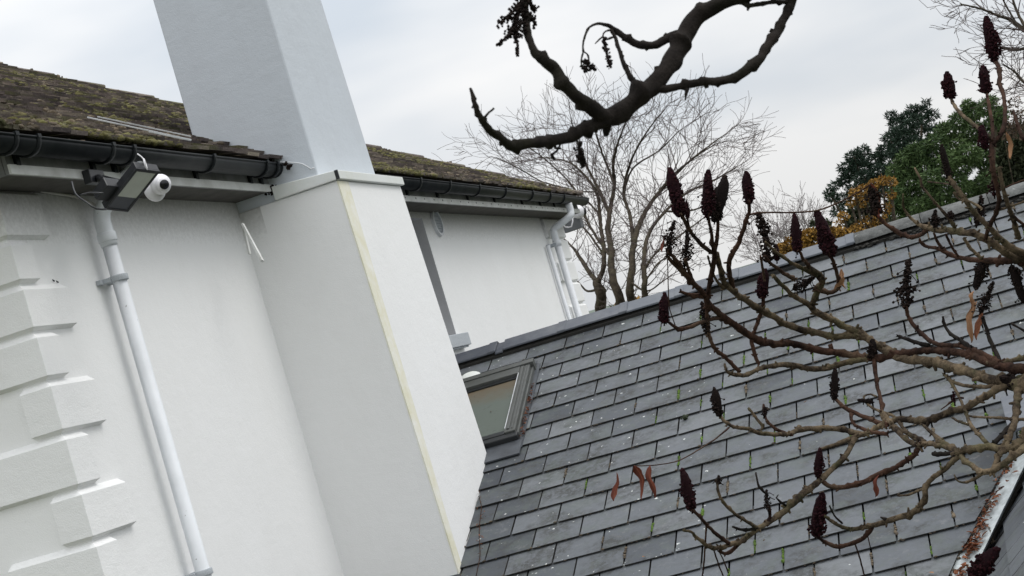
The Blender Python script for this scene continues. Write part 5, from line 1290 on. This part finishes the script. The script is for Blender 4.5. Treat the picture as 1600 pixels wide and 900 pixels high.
# -- bare tree at the upper right
tree2 = empty('bare_tree', at(1750, 180, 21), 'leafless tree reaching in at the top right corner of the sky', 'tree'); tree2.location.z = GZ
tm = MB(); tw = MB()
for pts in ([(1760,150,30),(1680,80,18),(1620,58,12),(1598,45,9),(1580,32,7),(1560,24,5),(1530,13,4),(1500,6,2)], [(1690,90,12),(1640,70,8),(1590,78,6),(1562,74,3)], [(1700,140,12),(1640,142,8),(1605,132,6),(1585,112,4),(1566,100,2.5)], [(1610,55,6),(1590,20,5),(1580,-10,4)], [(1590,40,4),(1570,5,3),(1562,-15,2)]):
    P, R = limb(tm, pts, lambda x, y: 21+.6*sin(x/40), 6, 0, .05, .1, rg)
    for i in range(8, len(P), 2):
        ax = (P[i]-P[i-2]).normalized(); s_ = Vector((rg.gauss(0,1), rg.gauss(0,1), rg.gauss(0,1)))
        grow(tw, P[i], (ax*.8+s_.normalized()*.7).normalized(), rg.uniform(.2,.42), min(.009, R[i]*.5), 2, rg, .05, .5, 0, .003)
rb_ = at(1760, 150, 21); tm.tube([(rb_.x, rb_.y, GZ-.1), (rb_.x, rb_.y, 0), tuple(rb_)], [.3, .2, .12], 9, 0, .5, True, .05)
tm.build('trunk', MAT['bark_tree'], tree2); tw.build('crown', MAT['twig'], tree2)

# -- foliage masses
def leafcloud(mb, c, rad, n, size, rnd, asp=2.2, droop=0.0, mi=0, hollow=.35, tone=.5, sd=.22):
    for k in range(n):
        v = Vector((rnd.gauss(0,1), rnd.gauss(0,1), rnd.gauss(0,1))).normalized()
        r_ = rnd.uniform(hollow, 1.0)**.6
        p = c + Vector((v.x*rad[0], v.y*rad[1], v.z*rad[2]))*r_
        a = Vector((rnd.gauss(0,1), rnd.gauss(0,1), rnd.gauss(0,.7)-droop)).normalized()*.8 + v*.5; a.normalize()
        b_ = a.cross(Vector((rnd.gauss(0,1), rnd.gauss(0,1), rnd.gauss(0,1)))).normalized()
        L_ = size*rnd.uniform(.6, 1.4); w_ = L_/asp
        mb.add([p-b_*w_*.3, p+a*L_*.5-b_*w_*.5, p+a*L_, p+a*L_*.5+b_*w_*.5], [(0,1,2,3)], mi, min(1, max(0, rnd.gauss(tone, sd))))
def woody(name, label, base, trunkr, limbs, mat_b, clumps, mat_l, size, n_per, rnd, D, asp=2.2, droop=0., squash=.75, group=None, zfac=1.0):
    t = empty(name, base, label, 'tree' if 'tree' in name or name in ('pine_tree',) else 'shrub', group); t.location.z = GZ
    tm = MB(); b = Vector((base.x, base.y, GZ-.1))
    for k, (px, py, rpx, dd) in enumerate(clumps):
        if k % limbs: continue
        c = at(px, py, D+dd); m1 = Vector((b.x*.6+c.x*.4, b.y*.6+c.y*.4, (GZ+c.z)*.5+.4))
        tm.tube(spline([tuple(b), tuple(b.lerp(m1, .5)+Vector((0,0,.4))), tuple(m1), tuple(c)], .6), [trunkr*(1-.8*i/(max(1,len(spline([tuple(b), tuple(b.lerp(m1, .5)+Vector((0,0,.4))), tuple(m1), tuple(c)], .6))-1))) for i in range(len(spline([tuple(b), tuple(b.lerp(m1, .5)+Vector((0,0,.4))), tuple(m1), tuple(c)], .6)))], 6)
    tm.build('trunk', mat_b, t)
    lm = MB()
    for (px, py, rpx, dd) in clumps:
        c = at(px, py, D+dd); R = rpx*(D+dd)/FPX
        leafcloud(lm, c, (R, R, R*squash), int(n_per*(rpx/16.0)**2), size, rnd, asp, droop, tone=rnd.uniform(.3,.65))
    lm.build('crown', mat_l, t)
    return t
rg = random.Random(63)
pine = [(1296,302,9,0),(1304,290,9,0),(1318,282,12,0),(1300,308,10,1),(1322,262,12,0),(1334,244,13,0),(1348,238,13,1),(1345,262,16,0),(1366,252,16,0),(1384,236,16,0),(1392,214,14,1),(1402,192,14,0),(1392,180,8,0),(1416,184,13,0),(1426,170,9,0),(1440,176,13,0),(1448,160,6,0),(1456,182,11,0),(1436,200,17,1),(1412,214,18,2),(1418,240,18,2),(1396,262,18,2),(1362,282,16,1),(1335,296,14,2),(1318,312,13,2),(1385,290,16,3),(1350,312,14,3),(1462,205,16,2),(1445,230,18,3),(1310,330,12,3),(1350,278,16,-1),(1375,268,16,-1),(1400,235,16,-1),(1425,225,16,-1),(1405,208,14,-1),(1330,270,12,2),(1370,300,14,-1),(1340,252,12,2),(1440,245,16,-1),(1428,190,13,-1)]
woody('pine_tree', 'dark green pine tree with layered clumps rising behind the right part of the slate ridge', at(1400, 420, 44), .12, 5, MAT['bark_tree'], pine, MAT['pine'], .11, 640, rg, 44, 4.0, 0, .62)
con = [(1400,268,14,0),(1412,248,14,0),(1432,238,17,0),(1420,285,18,0),(1405,312,17,0),(1398,336,15,0),(1440,262,20,0),(1460,225,18,0),(1478,205,17,1),(1500,188,16,0),(1520,175,16,0),(1540,168,15,1),(1558,180,16,0),(1492,225,20,1),(1520,208,20,1),(1545,205,20,1),(1470,255,20,0),(1500,262,20,1),(1445,300,20,0),(1475,295,20,1),(1510,300,18,1),(1430,335,18,0),(1460,330,18,1),(1535,245,20,1),(1540,285,18,2),(1495,325,14,2),(1512,165,10,0),(1548,156,8,0),(1405,352,14,0),(1420,262,18,1),(1455,280,18,-1),(1485,250,18,-1),(1515,240,18,-1),(1460,310,16,-1),(1500,290,16,-1),(1440,322,16,-1),(1415,322,15,0),(1530,290,16,1),(1480,318,15,1),(1515,322,14,1),(1400,300,12,-1),(1395,322,10,0)]
woody('conifer_tree', 'bright green feathery evergreen tree standing in front of the dark pine', at(1480, 420, 31), .09, 6, MAT['bark_tree'], con, MAT['conifer'], .085, 820, rg, 31, 4.0, .35, .8)
drk = [(1572,225,18,0),(1590,245,18,0),(1575,268,18,0),(1600,280,18,0),(1555,290,16,0),(1590,300,16,0),(1620,262,20,0),(1610,228,18,0),(1565,250,16,1),(1530,315,14,0),(1640,290,22,0),(1560,310,16,0),(1545,330,15,0),(1580,318,15,0),(1600,305,15,0),(1610,320,16,0),(1545,275,16,0),(1580,250,16,1),(1600,260,16,-1),(1575,295,15,-1),(1560,215,14,0),(1575,240,16,-1),(1595,225,16,-1),(1560,262,16,-1),(1590,280,16,-1),(1605,245,16,0),(1570,205,13,0),(1590,205,14,0)]
woody('evergreen_tree', 'dark evergreen tree at the right edge beyond the slate ridge', at(1620, 420, 38), .06, 6, MAT['bark_tree'], drk, MAT['darkbush'], .11, 620, rg, 38, 2.2, .1, .8)
brn = [(1560,172,14,0),(1578,185,16,0),(1595,205,15,0),(1575,205,15,0),(1600,180,12,0),(1585,160,10,0),(1555,195,12,0)]
t_ = woody('beech_tree', 'small tree with thin brown leaves above the dark evergreen at the right edge', at(1600, 420, 36), .03, 4, MAT['bark_tree'], brn, MAT['brownleaf'], .06, 260, rg, 36, 1.8, .1, .9)
gold = [(1335,300,9,0),(1350,296,10,0),(1365,288,10,0),(1378,282,9,0),(1392,284,9,0),(1345,316,10,0),(1365,308,11,0),(1330,318,8,0),(1318,338,9,0),(1355,345,9,0),(1372,340,12,0),(1385,325,10,0),(1345,352,10,0),(1365,356,10,0),(1310,350,8,0),(1392,305,8,0)]
woody('maple_tree', 'small tree with thin golden autumn leaves in front of the dark pine', at(1350, 440, 23), .07, 1, MAT['bark_tree'], gold, MAT['gold'], .038, 330, rg, 23, 1.5, .2, .8)
dkb = [(1330,345,12,0),(1345,335,12,0),(1358,328,11,0),(1335,325,10,0),(1375,350,12,0),(1290,352,9,0),(1275,348,7,0),(1395,350,10,0)]
woody('laurel_bush', 'dark leafy bush between the golden maple and the slate ridge', at(1345, 440, 25.5), .05, 2, MAT['bark_tree'], dkb, MAT['darkbush'], .065, 380, rg, 25.5, 1.6, 0, .8)
hed = [(1235,382,12,0),(1250,376,12,0),(1262,368,12,0),(1278,366,12,0),(1292,364,12,0),(1306,366,12,0),(1320,368,12,0),(1336,364,12,0),(1240,395,12,0),(1265,388,13,0),(1290,382,13,0),(1315,380,12,0),(1345,372,12,0),(1360,368,10,0),(1228,398,10,0),(1222,388,8,0)]
woody('autumn_hedge', 'rusty golden hedge running just behind the slate ridge', at(1290, 440, 22), .04, 3, MAT['bark_tree'], hed, MAT['rust'], .045, 700, rg, 22, 1.6, .1, .8)
hed2 = [(985,477,7,0),(995,472,8,0),(1005,470,7,0),(1012,474,7,0),(1025,470,6,0),(975,482,7,0),(960,482,5,0)]
woody('autumn_shrub', 'low orange-brown shrub at the foot of the leafless tree', at(995, 520, 30), .04, 2, MAT['bark_tree'], hed2, MAT['rust'], .08, 160, rg, 30, 1.6, .1, .8)
# -- far pale birches
for k, (px, py, hpx, lab) in enumerate(((1195, 420, 95, 'pale hazy leafless birch left of the other pale birches above the ridge'), (1232, 410, 105, 'tallest pale leafless birch rising behind the golden hedge'), (1268, 385, 85, 'pale leafless birch beside the left edge of the dark pine'))):
    D_ = 58.0; b0_ = at(px, py, D_); bt = empty('birch_tree', b0_, lab, 'tree', 'pale birches beyond the ridge'); bt.location.z = GZ
    tm = MB(); tw = MB(); top_ = b0_+Vector((0,0,hpx*.62*D_/FPX))
    tm.tube(spline([(b0_.x, b0_.y, GZ-.1), tuple(b0_), tuple(b0_.lerp(top_, .5)+Vector((.1,0,0))), tuple(top_)], .4), .028, 6, 0, .5)
    tm.build('trunk', MAT['twig_pale'], bt)
    for j in range(26):
        p = b0_.lerp(top_, rg.uniform(-.2, 1.0)); dv = Vector((rg.gauss(0,1), rg.gauss(0,1), rg.uniform(.5,1.4))).normalized()
        grow(tw, p, dv, rg.uniform(.5,.95), .014, 2, rg, .05, .5, 0, .006)
    tw.build('crown', MAT['twig_pale'], bt)
